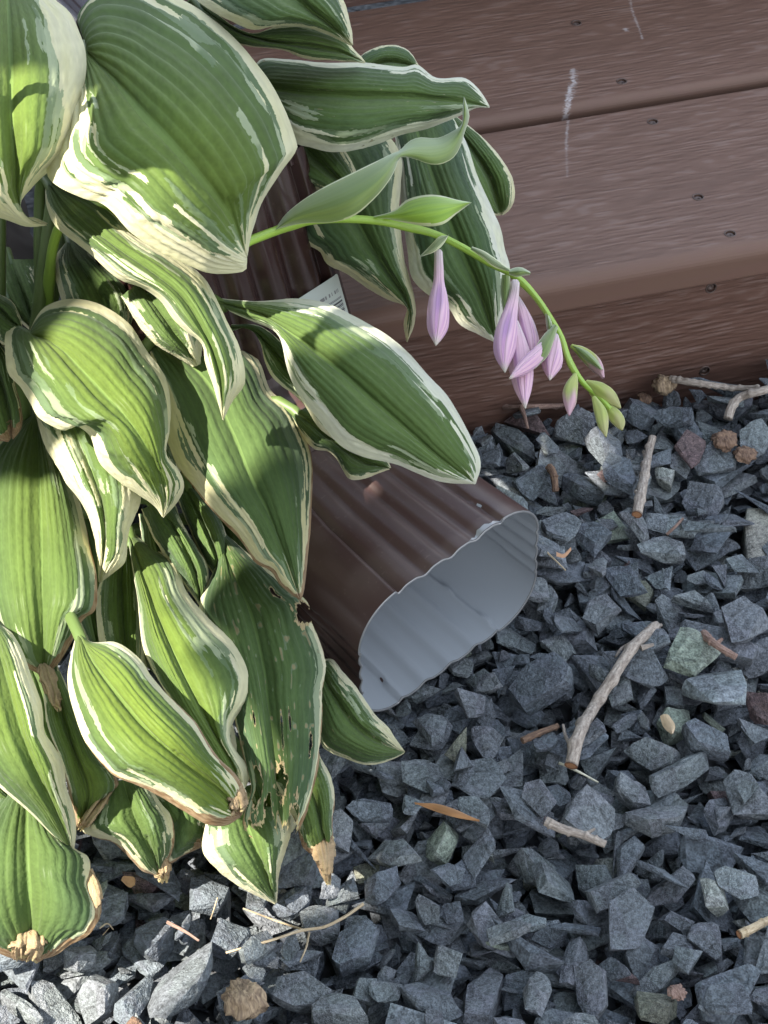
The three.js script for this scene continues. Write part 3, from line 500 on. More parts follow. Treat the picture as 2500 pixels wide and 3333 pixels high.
// ---------------------------------------------------------------- hosta
const hosta = thing('hosta_plant', 'large green hosta with cream-edged leaves and a pale purple flower stalk', 'plant', [-0.2, 0, 0.02]);
const crown = new THREE.Vector3(-0.2, 0, 0.02);
const GREEN = [0.074, 0.122, 0.038], BLUE = [0.047, 0.084, 0.048], YELLOW = [0.155, 0.215, 0.022], CREAM = [0.66, 0.63, 0.40], WHITE = [0.68, 0.68, 0.52], DRY = [0.40, 0.29, 0.17];
let leafSeed = 100, sharedPrint = null;
const leafBump = greyTexture(256, 256, (u, v) => 0.5 * pnoise(u * 40, v * 60, 40, 60, 71) + 0.5 * pnoise(u * 90, v * 90, 90, 90, 72));
leafBump.repeat.set(1, 1);
function makeLeaf(o) {
  const seed = leafSeed++, big = o.res ?? 1;
  const nu = Math.round(56 * big), lanes = o.lanes ?? 7, nv = 2 * Math.round(36 * big);
  const cM = spline(pts(o.M)), cL = spline(pts(o.L)), cR = spline(pts(o.R));
  const hs = o.h, hAt = (t) => hs.length === 3 ? (1 - t) * (1 - t) * hs[0] + 2 * t * (1 - t) * (2 * hs[1] - (hs[0] + hs[2]) / 2) + t * t * hs[2] : spline(hs.map((h, i) => [i / (hs.length - 1), h])).getPoint(t).y;
  const dl = o.dl ?? 0.012, dr = o.dr ?? 0.012, curl = o.curl ?? 0.0025, P = [];
  for (let j = 0; j <= nu; j++) {
    const t = j / nu, m = cM.getPointAt(t), l = cL.getPointAt(t), r = cR.getPointAt(t), env = Math.pow(Math.sin(Math.PI * clamp(0.06 + t * 0.94)), 0.6), row = [];
    for (let i = 0; i <= nv; i++) {
      const v = i / nv * 2 - 1, a = Math.abs(v), E = v < 0 ? l : r, d = v < 0 ? dl : dr, k = Math.pow(a, 0.93);
      const x = mix(m.x, E.x, k), y = mix(m.y, E.y, k);
      let h = hAt(t) - d * Math.pow(a, 1.8) * env + (o.bulge ?? 0.004) * Math.sin(Math.PI * a) * env - 0.0022 * Math.exp(-((v / 0.13) ** 2)) * env;
      h += curl * env * Math.pow(a, 2.5) * 2 * (noise(t * 7 + (v < 0 ? 30 : 0), seed * 3.3, seed) - 0.5);
      row.push(at(x, y, Math.max(h, o.floor ?? 0.006)));
    }
    P.push(row);
  }
  // pressed veins: each lane between two veins swells a little
  let g = gridGeometry(P, nu, nv);
  const n = g.attributes.normal, amp = 0.72 * (o.rib ?? 0.0008);
  for (let j = 0; j <= nu; j++) for (let i = 0; i <= nv; i++) {
    const t = j / nu, v = i / nv * 2 - 1, a = Math.abs(v), N = new THREE.Vector3().fromBufferAttribute(n, j * (nv + 1) + i);
    if (N.y < 0 && !o.flip) N.negate();
    const ln = a * lanes + 0.5 * (noise(a * 5, seed, seed) - 0.5), s = Math.abs(Math.sin(Math.PI * ln)) * (0.55 + 0.9 * noise(Math.floor(ln) * 1.7, t * 3, seed + 60));
    const e = Math.min(1, t * 6) * Math.min(1, (1 - t) * 5) * sstep(1.02, 0.8, a);
    P[j][i].addScaledVector(N, amp * (Math.pow(s, 0.45) - 0.5) * e * 1.6 + 0.0007 * (fbm(t * 14, v * 5 + 9, seed) - 0.5));
  }
  g = gridGeometry(P, nu, nv);
  // print of the leaf
  const hw = [], len = P.map((r) => r[nv / 2]).reduce((a, p, j, A) => a + (j ? p.distanceTo(A[j - 1]) : 0), 0);
  for (let j = 0; j <= nu; j++) { const q = P[j]; let a = 0, b = 0; for (let i = 0; i < nv / 2; i++) { a += q[i].distanceTo(q[i + 1]); b += q[i + nv / 2].distanceTo(q[i + 1 + nv / 2]); } hw.push([a, b]); }
  const base = o.col ?? GREEN, ml = (o.ml ?? o.mw ?? 7) / 1000, mr = (o.mr ?? o.mw ?? 7) / 1000, cream = o.cream ?? CREAM, yel = o.yel ?? 0.15, dry = o.dry ?? 0, tex = o.tex ?? [320, 448];
  const blotch = o.blotch ?? 1;
  const map = o.share && sharedPrint ? sharedPrint : colourTexture(tex[0], tex[1], (uu, t) => {
    const v = uu * 2 - 1, a = Math.abs(v), jj = clamp(t * nu, 0, nu - 0.001), j0 = Math.floor(jj), sd = v < 0 ? 0 : 1, half = mix(hw[j0][sd], hw[j0 + 1][sd], jj - j0);
    const dist = (1 - a) * half, m0 = sd ? mr : ml, s2 = seed * 2 + sd, wv = noise(t * 7, a * 6, s2 + 4) - 0.5, fz = noise(t * 90, a * 60, s2 + 5) - 0.5, lw = a * lanes * 1.8 + 0.6 * wv + 0.35 * fz, li = Math.floor(lw), lw2 = a * lanes * 1.05 + 0.5 * wv + 0.3 * fz, l2 = Math.floor(lw2), ln = lw;
    const wide = 0.35 + 1.1 * noise(t * 4.5, 3, s2), te = t + 0.022 * (noise(lw * 5, t * 30, s2 + 8) - 0.5);
    const cell = (lane, f, k) => { const x = te * f + hash(lane, k, s2) * 7, x0 = Math.floor(x), e = sstep(0.86, 1.0, x - x0); return mix(hash(lane * 31 + x0, k + 5, s2), hash(lane * 31 + x0 + 1, k + 5, s2), e); };
    const q1 = cell(li, 3.4, 1), q2 = cell(l2, 2.4, 2), q3 = cell(li, 9, 3);
    const wob = (fbm(t * 60, ln * 2, s2) - 0.5) * 0.0012;
    const taper = sstep(-0.02, 0.22, t);
    const b1 = m0 * 1.9 * taper * (0.45 * wide + 1.15 * q1 * q1 * q1 + 0.07 * q3) + wob + 0.0006, b2 = b1 + blotch * m0 * taper * (0.12 + 2.4 * q2 * q2 * (0.3 + noise(t * 5, l2 * 0.35, s2 + 7)) + 0.10 * q3 * q3);
    let c = mix3(base, YELLOW, yel * sstep(1.0, 0.1, a) * (0.5 + 0.8 * noise(t * 3, v * 2, s2)));
    c = mix3(c, BLUE, (o.blue ?? 0) * sstep(0.2, 0.9, a + 0.3 * (noise(t * 5, v * 4, seed) - 0.5)));
    const tone = 0.70 + 0.36 * fbm(t * 12, v * 9, seed) + 0.16 * noise(t * 120, v * 50, seed + 5) + 0.10 * noise(t * 45, a * lanes * 1.5, seed + 6);
    c = [c[0] * tone, c[1] * tone, c[2] * tone];
    const vein = Math.exp(-((Math.abs(a * lanes - Math.round(a * lanes)) / 0.09) ** 2)); c = mix3(c, [0.19, 0.29, 0.08], vein * 0.13);
    if (a < 0.03) c = mix3(c, [0.2, 0.3, 0.09], 0.5 * (1 - t * 0.6));
    if (dist < b2) { const p = sstep(0.25, 0.75, cell(l2, 5, 6)) * (0.75 + 0.25 * q3); c = mix3(c, mix3([0.20, 0.27, 0.17], [0.42, 0.47, 0.30], p), 0.35 + 0.45 * p); }
    if (dist < b1) { const k = 0.88 + 0.16 * noise(t * 40, ln * 2.5, s2); c = [cream[0] * k, cream[1] * k, cream[2] * k * (0.92 + 0.16 * noise(t * 9, ln, s2 + 3))]; }
    // dry brown edges and spots
    if (dry > 0) {
      const td = dry * (0.25 + 1.1 * fbm(t * 16, v * 3 + 2, seed + 11)), edge = Math.min(dist, (1 - t) * len * 0.8);
      if (edge < 0.0035 * td * sstep(0.3, 1, t) * 2.2) c = mix3(DRY, [0.20, 0.11, 0.05], noise(t * 50, v * 30, seed));
    }
    if (o.spots) { const sp = noise(t * 34, v * 20, seed + 21); if (sp > 1 - 0.2 * o.spots) c = mix3(c, sp > 1 - 0.13 * o.spots ? [0.30, 0.24, 0.13] : [0.16, 0.21, 0.12], 0.75); }
    let alpha = 1;
    if (o.holes) for (const [hu, hv, ru, rv] of o.holes) {
      const d = Math.hypot((t - hu) / ru, (v - hv) / rv) + 1.5 * (fbm(t * 46, v * 15, seed + 31) - 0.5);
      if (d < 1) alpha = 0; else if (d < 1.0 + 0.45 * noise(t * 60, v * 30, seed + 32)) c = mix3([0.46, 0.37, 0.19], DRY, noise(t * 70, v * 40, seed));
    }
    if (o.ragged) { const e = (1 - t) * len - o.ragged * fbm(v * 6, 4, seed + 41) * 1.4; if (e < 0) alpha = 0; else if (e < 0.002) c = [0.44, 0.36, 0.18]; const e2 = dist - o.ragged * 0.25 * (fbm(t * 24, sd, seed + 43) - 0.45); if (e2 < 0) alpha = 0; }
    return [c[0], c[1], c[2], alpha];
  }, false);
  if (o.share) sharedPrint = map;
  const mat = new THREE.MeshPhysicalMaterial({ map, side: THREE.DoubleSide, roughness: 0.92, transmission: o.trans ?? 0.36, thickness: 0, specularIntensity: 0.3, clearcoat: 0.10, clearcoatRoughness: 0.35, bumpMap: leafBump, bumpScale: 0.0003, ior: 1.4 });
  if (o.holes || o.ragged) mat.alphaTest = 0.5;
  g.translate(-crown.x, -crown.y, -crown.z);
  const leaf = mesh(o.name ?? 'leaf', g, mat, hosta);
  if (o.label) leaf.userData.label = o.label;
  if (o.stalk !== 0) { // petiole from the crown up to the blade
    const b = P[0][nv / 2].clone(), dir = P[Math.round(nu * 0.12)][nv / 2].clone().sub(b).normalize(), foot = new THREE.Vector3(crown.x + 0.35 * (b.x - crown.x) * 0.3 + (hash(seed, 1) - 0.5) * 0.03, -0.01, crown.z + (b.z - crown.z) * 0.1 + (hash(seed, 2) - 0.5) * 0.03);
    const pp = [foot, foot.clone().lerp(b, 0.45).add(new THREE.Vector3(0, 0.025 * (o.stalk ?? 1), 0)), b.clone().addScaledVector(dir, -0.012), b.clone().addScaledVector(dir, 0.006).add(new THREE.Vector3(0, -0.002, 0))];
    const pg = limb(pp, (t) => 0.0042 - 0.0016 * t, 24, 8); pg.translate(-crown.x, -crown.y, -crown.z);
    mesh('petiole', pg, petioleMat, leaf);
  }
  return leaf;
}
const petioleMat = new THREE.MeshPhysicalMaterial({ color: lin(0.085, 0.13, 0.035), roughness: 0.5 });
const LEAVES = [
  { n: 'A', M: '185,110 240,165 300,235 360,300 430,380 490,460 525,535 533,556', L: '180,125 150,200 118,290 102,378 125,402 185,430 215,437 245,460 280,500 320,530 370,557 410,575 450,590 505,590 531,583 534,558', R: '186,98 165,30 200,-35 290,-45 370,-12 415,10 465,45 520,95 560,145 595,195 620,245 635,290 642,320 608,372 583,410 565,440 552,480 540,520 534,556',
    h: [0.258, 0.268, 0.205], dl: 0.022, dr: 0.024, mw: 13, lanes: 9, res: 1.25, yel: 0.4, tex: [512, 640], curl: 0.004, rib: 0.0017, label: 'broadest leaf, green with a wide cream margin and a patch of sun' },
  { n: 'B', M: '15,-40 22,100 25,250 32,370 45,450 72,478 100,484', L: '-60,-30 -100,150 -90,350 -40,455 10,474 60,490 102,488', R: '70,-40 120,0 150,25 172,70 185,115 185,165 172,235 160,295 145,335 100,375 70,405 45,440 50,468 75,470 104,482', h: [0.272, 0.28, 0.215], dl: 0.02, dr: 0.02, mw: 15, lanes: 8, yel: 0.4, tex: [384, 512] },
  { n: 'C', M: '105,395 150,450 230,520 330,590 390,640 440,720 470,800 482,906', L: '99,390 100,440 120,488 165,525 205,558 255,602 310,624 345,650 375,690 405,718 435,741 445,791 460,831 481,907', R: '110,390 215,425 300,500 400,565 440,600 460,632 492,696 520,756 529,826 500,871 482,908', h: [0.195, 0.215, 0.165], dl: 0.016, dr: 0.02, mw: 8, lanes: 6, yel: 0.25, blue: 0.3, bulge: 0.003, rib: 0.0009 },
  { n: 'D', M: '150,520 165,560 205,620 240,690 248,760', L: '140,525 116,565 125,620 150,690 210,745 246,762', R: '165,522 230,560 300,625 300,690 270,740 250,762', h: [0.15, 0.155, 0.11], mw: 7, blue: 0.4 },
  { n: 'E', M: '61,725 106,738 144,767 179,805 224,853 272,904 310,955 339,1013 355,1077 352,1117', L: '55,715 29,704 13,719 11,757 19,808 42,834 64,869 83,901 112,920 141,930 160,920 182,930 198,949 208,984 224,1010 256,1039 301,1071 336,1096 351,1116', R: '63,722 70,703 93,667 128,650 160,645 205,653 243,672 282,703 314,754 346,795 362,831 368,885 366,933 360,984 384,1013 398,1051 384,1083 362,1109 353,1118',
    h: [0.160, 0.178, 0.118], dl: 0.016, dr: 0.018, mw: 8, lanes: 8, res: 1.15, yel: 0.55, blue: 0.3, rib: 0.0012, tex: [448, 576], curl: 0.003 },
  { n: 'F1', M: '-40,640 0,670 30,700 49,712', L: '-40,610 0,636 25,650 42,680 50,711', R: '-60,680 -20,720 10,745 30,735 50,714', h: [0.16, 0.16, 0.155], mw: 3, blue: 0.3 },
  { n: 'F2', M: '-40,715 -5,800 18,880 25,945', L: '-70,720 -60,850 -30,945 18,955', R: '-12,720 25,770 33,830 48,890 46,925 28,950', h: [0.14, 0.14, 0.12], mw: 3, blue: 0.5, dry: 1.2, dr: 0.004 },
  { n: 'G', M: '78,890 85,1000 90,1150 92,1300 95,1456', L: '72,890 20,930 -40,1000 -60,1150 -30,1320 20,1420 85,1456', R: '84,890 130,980 170,1080 195,1180 210,1255 205,1320 182,1335 155,1385 125,1435 98,1457', h: [0.095, 0.112, 0.075], dl: 0.014, dr: 0.012, mw: 2.2, lanes: 9, yel: 0.3, blue: 0.2, dry: 0.7, rib: 0.001, blotch: 3 },
  { n: 'H', M: '145,890 190,1000 222,1100 226,1180 215,1258', L: '75,890 98,965 125,1010 145,1046 175,1086 197,1135 208,1185 213,1256', R: '250,920 300,1000 305,1075 278,1150 270,1215 245,1238 217,1259', h: [0.13, 0.13, 0.085], mw: 12, lanes: 6, yel: 0.2 },
  { n: 'I', M: '305,702 380,760 450,830 500,930 540,1030 580,1110 612,1190 648,1294', L: '300,704 312,770 335,850 355,930 380,1000 420,1055 470,1115 520,1168 555,1218 585,1233 605,1264 646,1295', R: '310,700 350,708 385,702 425,718 480,728 525,746 560,781 585,841 630,881 650,921 670,971 676,1010 674,1071 672,1106 670,1151 662,1230 656,1282 650,1296', h: [0.125, 0.138, 0.105], dl: 0.016, dr: 0.016, ml: 9, mr: 4, lanes: 8, res: 1.15, blue: 0.6, yel: 0.05, dry: 0.5, tex: [448, 576], cream: [0.62, 0.58, 0.34] },
  { n: 'J', M: '468,652 560,680 640,730 720,790 800,860 880,930 950,990 1027,1045', L: '470,656 500,674 540,692 570,704 590,713 605,730 614,766 622,802 640,845 690,908 735,962 790,988 850,1002 900,1022 950,1040 1026,1047', R: '468,644 560,650 640,645 700,653 760,680 830,720 880,760 920,805 970,860 1000,910 1020,950 1037,990 1038,1012 1028,1044', h: [0.168, 0.180, 0.145], dl: 0.014, dr: 0.014, mw: 5.5, lanes: 8, res: 1.2, yel: 0.2, rib: 0.0011, tex: [448, 640], cream: WHITE, curl: 0.001, label: 'green leaf with a white rim reaching out above the downspout outlet' },
  { n: 'K', M: '498,708 540,712 580,750 630,810 700,890 765,975', L: '502,716 532,706 553,723 566,752 572,780 588,814 611,836 644,860 664,885 690,925 730,955 768,978', R: '500,700 560,705 620,750 680,820 730,890 775,965', h: [0.148, 0.152, 0.125], dl: 0.004, dr: 0.004, ml: 5, mr: 2, lanes: 5, blue: 0.3, stalk: 0 },
  { n: 'L', M: '640,892 680,920 730,960 780,995 840,1012', L: '630,900 655,945 680,970 705,974 727,992 752,1033 775,1036 842,1014', R: '660,880 720,900 780,940 830,975 845,1010', h: [0.125, 0.122, 0.112], dl: 0.006, dr: 0.004, ml: 2.5, mr: 1, blue: 0.6 },
  { n: 'M1', M: '560,190 640,200 760,209 888,212 996,222 1057,232', L: '555,200 590,260 630,306 672,319 710,328 744,328 780,322 816,311 863,293 924,278 960,264 1000,247 1030,233 1056,233', R: '545,170 560,130 620,128 700,136 787,135 874,145 900,140 942,168 1003,168 1028,186 1046,209 1058,231', h: [0.205, 0.222, 0.19], dl: 0.016, dr: 0.010, ml: 8, mr: 4.5, lanes: 8, res: 1.15, blue: 0.45, tex: [448, 640], cream: WHITE, spots: 0.25 },
  { n: 'N', M: '430,15 500,60 580,90 680,104 760,122 789,135', L: '420,30 470,75 525,98 607,108 665,128 726,131 788,137', R: '430,-10 480,40 540,73 600,55 658,50 708,60 744,76 765,108 784,126 790,134', h: [0.235, 0.242, 0.225], dl: 0.006, dr: 0.006, ml: 1.5, mr: 3.5, blue: 0.5, lanes: 6 },
  { n: 'O', M: '540,-90 600,-30 660,15 720,60 761,98', L: '460,-80 420,-10 460,25 505,48 545,64 600,56 660,60 710,76 760,100', R: '640,-100 710,-50 742,0 752,29 760,65 763,98', h: [0.250, 0.262, 0.238], dl: 0.010, dr: 0.010, ml: 6, mr: 5, blue: 0.7, lanes: 7 },
  { n: 'P', M: '760,170 830,135 905,146', L: '760,150 787,115 815,102 843,97 874,104 893,122 906,144', R: '770,185 830,180 880,170 905,148', h: [0.19, 0.192, 0.18], mw: 1.2, blue: 0.5, dl: 0.003 },
  { n: 'Q0', M: '630,290 680,340 740,400 792,452', L: '612,300 608,350 620,382 650,398 692,414 740,438 790,453', R: '690,280 740,318 766,362 788,415 795,450', h: [0.185, 0.188, 0.165], dl: 0.008, dr: 0.008, mw: 3.5, blue: 0.4 },
  { n: 'Q1', M: '690,300 740,410 790,510 840,590 875,645 886,690 879,738', L: '630,310 616,388 633,438 642,497 656,522 692,545 706,570 748,592 790,620 842,650 878,664 872,700 878,738', R: '800,270 845,300 868,345 866,400 862,450 867,510 874,560 886,605 898,668 895,700 880,739', h: [0.158, 0.168, 0.118], dl: 0.010, dr: 0.010, ml: 6.5, mr: 5.5, lanes: 7, res: 1.1, blue: 0.7, yel: 0.05, tex: [448, 576], stalk: 0.4 },
  { n: 'R1', M: '895,270 930,370 960,450 1000,550 1040,640 1071,739', L: '850,280 862,360 866,440 880,540 890,600 920,633 965,661 993,700 1032,722 1068,740', R: '980,255 1010,314 1032,381 1060,442 1083,498 1091,538 1102,577 1097,640 1088,700 1074,739', h: [0.150, 0.162, 0.125], dl: 0.010, dr: 0.010, ml: 6, mr: 5, lanes: 7, res: 1.1, blue: 0.8, yel: 0.05, tex: [448, 576], cream: WHITE, stalk: 0.4 },
  { n: 'S', M: '965,255 1010,310 1055,380 1082,464', L: '950,280 985,350 1025,430 1055,462 1080,466', R: '985,250 1040,294 1074,330 1094,358 1109,390 1111,428 1104,450 1086,465', h: [0.135, 0.14, 0.118], dl: 0.004, dr: 0.004, ml: 1.5, mr: 2.2, spots: 0.25, stalk: 0.4 },
  { n: 'U3', M: '268,1150 265,1250 268,1360 285,1500', L: '245,1190 215,1260 208,1340 225,1420 280,1500', R: '290,1160 312,1270 314,1380 305,1450 288,1500', h: [0.065, 0.07, 0.05], mw: 5, yel: 0.35 },
  { n: 'U2', M: '280,1160 320,1280 360,1380 415,1500 460,1580 500,1650 524,1705', L: '275,1155 285,1220 298,1300 310,1400 360,1500 425,1600 480,1675 520,1708', R: '290,1155 325,1178 370,1203 385,1223 400,1273 440,1323 480,1363 515,1393 540,1428 550,1458 540,1508 507,1553 497,1593 515,1628 537,1658 536,1690 526,1708', h: [0.080, 0.100, 0.062], dl: 0.010, dr: 0.014, ml: 2, mr: 7, lanes: 7, res: 1.1, yel: 0.45, blue: 0.2, tex: [384, 576] },
  { n: 'U1', M: '170,1368 200,1428 260,1508 320,1578 380,1633 440,1683 490,1728 520,1762', L: '164,1372 150,1428 147,1478 160,1538 185,1603 220,1648 250,1678 300,1698 350,1723 400,1753 450,1781 490,1782 519,1766', R: '174,1366 195,1385 250,1388 285,1408 310,1433 325,1458 350,1488 380,1518 425,1563 465,1628 505,1668 522,1695 527,1735 522,1762', h: [0.105, 0.122, 0.07], dl: 0.014, dr: 0.014, mw: 4.5, lanes: 7, res: 1.15, yel: 0.7, dry: 0.8, tex: [448, 576], rib: 0.0012, curl: 0.002 },
  { n: 'U4', M: '470,1150 500,1230 540,1320 565,1420 580,1530 592,1640 600,1740 606,1812', L: '455,1150 470,1200 450,1254 430,1304 450,1400 495,1500 512,1580 530,1650 540,1710 522,1775 535,1805 590,1822', R: '485,1150 542,1200 592,1240 632,1279 657,1290 672,1318 676,1344 686,1373 700,1412 706,1445 697,1488 697,1542 693,1614 686,1668 664,1751 640,1800 612,1820', h: [0.080, 0.085, 0.05], dl: 0.010, dr: 0.012, ml: 1.5, mr: 2.2, lanes: 8, res: 1.15, blue: 0.7, yel: 0.05, tex: [512, 704], spots: 0.85, ragged: 0.014, stalk: 0.5, dry: 0.3,
holes: [[0.33, 0.87, 0.03, 0.15], [0.235, 0.62, 0.02, 0.05], [0.80, -0.62, 0.07, 0.12], [0.82, 0.12, 0.05, 0.13], [0.60, -0.42, 0.022, 0.025], [0.63, 0.35, 0.03, 0.02], [0.90, -0.25, 0.06, 0.10], [0.93, 0.55, 0.06, 0.16], [0.70, 0.75, 0.03, 0.03], [0.95, -0.8, 0.05, 0.2], [0.66, 0.2, 0.05, 0.016]], label: 'tattered leaf eaten full of holes beside the downspout outlet' },
  { n: 'U5', M: '650,1640 685,1740 698,1800 706,1850', L: '595,1690 640,1780 655,1830 690,1856', R: '690,1630 715,1679 723,1722 719,1769 719,1812 712,1852', h: [0.045, 0.046, 0.022], mw: 3, yel: 0.3, dry: 1.1, stalk: 0 },
  { n: 'U6', M: '520,1750 560,1850 585,1920 596,1952', L: '445,1770 438,1838 475,1884 525,1919 594,1953', R: '610,1740 628,1794 620,1829 604,1884 600,1929 597,1951', h: [0.045, 0.038, 0.008], mw: 5, blue: 0.4, stalk: 0 },
  { n: 'U7', M: '685,1440 720,1500 770,1570 820,1605 874,1625', L: '672,1450 680,1540 698,1613 742,1637 795,1652 843,1643 873,1627', R: '690,1425 718,1424 740,1450 773,1488 808,1541 835,1567 857,1598 875,1623', h: [0.045, 0.052, 0.014], dl: 0.016, dr: 0.006, ml: 1, mr: 6, lanes: 7, blue: 0.3, spots: 0.35, stalk: 0 },
  { n: 'U8', M: '-20,1350 10,1450 40,1560 80,1670 125,1770 158,1844', L: '-40,1350 -90,1500 -60,1630 0,1700 67,1757 106,1798 144,1833 156,1846', R: '-5,1345 25,1366 50,1408 65,1453 90,1518 97,1578 115,1608 135,1643 145,1703 160,1753 165,1795 160,1845', h: [0.100, 0.115, 0.052], dl: 0.014, dr: 0.012, ml: 1.5, mr: 6, lanes: 7, blue: 0.3, yel: 0.4 },
  { n: 'U8b', M: '-70,1620 -10,1690 40,1735 67,1757', L: '-90,1660 -40,1705 0,1738 30,1757 66,1761', R: '-40,1600 20,1680 60,1740 68,1756', h: [0.06, 0.062, 0.045], mw: 4, stalk: 0 },
  { n: 'U9', M: '110,1450 135,1550 170,1650 190,1725 168,1793', L: '95,1460 100,1560 130,1640 150,1720 165,1793', R: '130,1450 180,1560 215,1645 250,1675 257,1703 238,1731 205,1752 172,1792', h: [0.075, 0.078, 0.045], mw: 2.5, yel: 0.5, dry: 1.0, stalk: 0 },
  { n: 'U10', M: '265,1685 290,1760 320,1830 353,1906', L: '230,1690 190,1760 177,1793 205,1808 243,1820 282,1856 307,1881 335,1891 352,1908', R: '310,1680 346,1734 368,1760 377,1798 372,1843 357,1864 355,1905', h: [0.060, 0.056, 0.016], mw: 4.5, blue: 0.4, dry: 0.8, stalk: 0 },
  { n: 'U11', M: '420,1690 437,1760 450,1822', L: '365,1720 360,1800 360,1868 400,1846 446,1824', R: '485,1700 500,1770 482,1815 455,1823', h: [0.042, 0.038, 0.018], mw: 4, blue: 0.5, dry: 0.9, stalk: 0 },
  { n: 'U12', M: '60,1700 58,1800 62,1900 66,2000 68,2074', L: '10,1710 -60,1800 -90,1900 -75,2000 -10,2056 58,2078', R: '105,1730 130,1798 165,1834 190,1850 196,1870 192,1910 210,1955 211,1987 192,2019 154,2040 120,2064 75,2077', h: [0.060, 0.060, 0.016], dl: 0.008, dr: 0.012, ml: 2, mr: 3, lanes: 7, blue: 0.4, dry: 0.9, res: 1.1, stalk: 0 },
  { n: 'V1', M: '340,1085 390,1165 422,1240 435,1309', L: '305,1100 330,1160 365,1215 400,1265 432,1309', R: '375,1080 395,1130 425,1183 450,1228 448,1278 437,1310', h: [0.092, 0.095, 0.07], ml: 2, mr: 3.5, blue: 0.6, lanes: 6 },
  { n: 'V2', M: '400,1050 440,1130 468,1200 478,1256', L: '378,1060 400,1120 435,1200 470,1256', R: '430,1060 480,1130 495,1200 482,1256', h: [0.085, 0.088, 0.072], mw: 1.5, blue: 0.7, lanes: 6 },
  { n: 'V4', M: '330,1110 350,1190 380,1260 400,1330', L: '300,1110 310,1200 350,1280 396,1330', R: '360,1110 385,1180 405,1260 404,1330', h: [0.078, 0.08, 0.062], ml: 1.5, mr: 3, blue: 0.7, lanes: 6 },
  { n: 'dry', M: '690,1800 700,1850 705,1900 712,1925', L: '662,1812 676,1850 694,1890 711,1922', R: '722,1806 725,1840 718,1872 714,1922', h: [0.03, 0.032, 0.012], col: [0.36, 0.26, 0.15], name: 'dry_tip', label: 'crumpled brown dried leaf tip', mw: 0.1, dry: 1.4, lanes: 4, curl: 0.012, bulge: 0.002, ragged: 0.007, stalk: 0, trans: 0.2, yel: 0, res: 0.7, rib: 0.002, tex: [160, 200], blotch: 0 },
  { n: 'dry', M: '60,2000 58,2040 50,2085', L: '20,2015 15,2060 30,2088', R: '100,2010 105,2060 70,2088', h: [0.034, 0.036, 0.012], col: [0.36, 0.26, 0.15], name: 'dry_tip', label: 'crumpled brown dried leaf tip', mw: 0.1, dry: 1.4, lanes: 4, curl: 0.012, bulge: 0.002, ragged: 0.007, stalk: 0, trans: 0.2, yel: 0, res: 0.7, rib: 0.002, tex: [160, 200], blotch: 0 },
  { n: 'dry', M: '190,1880 205,1930 200,1985 170,2025', L: '180,1880 185,1930 175,1985 160,2020', R: '200,1875 218,1930 215,1985 180,2030', h: [0.05, 0.045, 0.02], col: [0.36, 0.26, 0.15], name: 'dry_tip', label: 'crumpled brown dried leaf tip', mw: 0.1, dry: 1.4, lanes: 4, curl: 0.012, bulge: 0.002, ragged: 0.007, stalk: 0, trans: 0.2, yel: 0, res: 0.7, rib: 0.002, tex: [160, 200], blotch: 0 },
  { n: 'dry', M: '90,1430 105,1480 120,1520 128,1545', L: '75,1435 92,1480 110,1520 124,1545', R: '110,1430 122,1470 132,1510 132,1545', h: [0.08, 0.09, 0.085], col: [0.36, 0.26, 0.15], name: 'dry_tip', label: 'crumpled brown dried leaf tip', mw: 0.1, dry: 1.4, lanes: 4, curl: 0.012, bulge: 0.002, ragged: 0.007, stalk: 0, trans: 0.2, yel: 0, res: 0.7, rib: 0.002, tex: [160, 200], blotch: 0 },
  { n: 'dry', M: '500,1710 512,1745 500,1775', L: '480,1725 490,1760 485,1785', R: '525,1690 535,1730 520,1775', h: [0.085, 0.08, 0.07], col: [0.36, 0.26, 0.15], name: 'dry_tip', label: 'crumpled brown dried leaf tip', mw: 0.1, dry: 1.4, lanes: 4, curl: 0.012, bulge: 0.002, ragged: 0.007, stalk: 0, trans: 0.2, yel: 0, res: 0.7, rib: 0.002, tex: [160, 200], blotch: 0 },
  { n: 'dry', M: '245,1690 215,1735 180,1785 165,1800', L: '235,1690 200,1730 172,1775 160,1798', R: '258,1695 235,1745 195,1795 170,1805', h: [0.06, 0.062, 0.05], col: [0.36, 0.26, 0.15], name: 'dry_tip', label: 'crumpled brown dried leaf tip', mw: 0.1, dry: 1.4, lanes: 4, curl: 0.012, bulge: 0.002, ragged: 0.007, stalk: 0, trans: 0.2, yel: 0, res: 0.7, rib: 0.002, tex: [160, 200], blotch: 0 },
  { n: 'dry', M: '320,1840 345,1870 355,1920', L: '300,1845 330,1880 350,1922', R: '345,1835 368,1865 360,1920', h: [0.03, 0.03, 0.012], col: [0.36, 0.26, 0.15], name: 'dry_tip', label: 'crumpled brown dried leaf tip', mw: 0.1, dry: 1.4, lanes: 4, curl: 0.012, bulge: 0.002, ragged: 0.007, stalk: 0, trans: 0.2, yel: 0, res: 0.7, rib: 0.002, tex: [160, 200], blotch: 0 },
  // two tall leaves standing outside the picture, between the sun and the broadest leaf
  { n: 'T1', M: '-205,-561 -257,-390 -303,-247 -347,-151', L: '-253,-581 -404,-500 -519,-359 -566,-225 -523,-154 -461,-157 -381,-169', R: '-182,-561 -109,-461 -113,-339 -226,-216 -342,-152', h: [0.42, 0.425, 0.42], dl: 0.002, dr: 0.002, bulge: 0.001, share: true },
  { n: 'T2', M: '-125,-337 -214,-223 -327,-97 -434,15', L: '-139,-328 -281,-245 -371,-172 -395,-88 -425,22', R: '-135,-364 -121,-272 -229,-146 -370,-40 -472,-11', h: [0.42, 0.425, 0.42], dl: 0.002, dr: 0.002, bulge: 0.001, share: true },
  // fillers
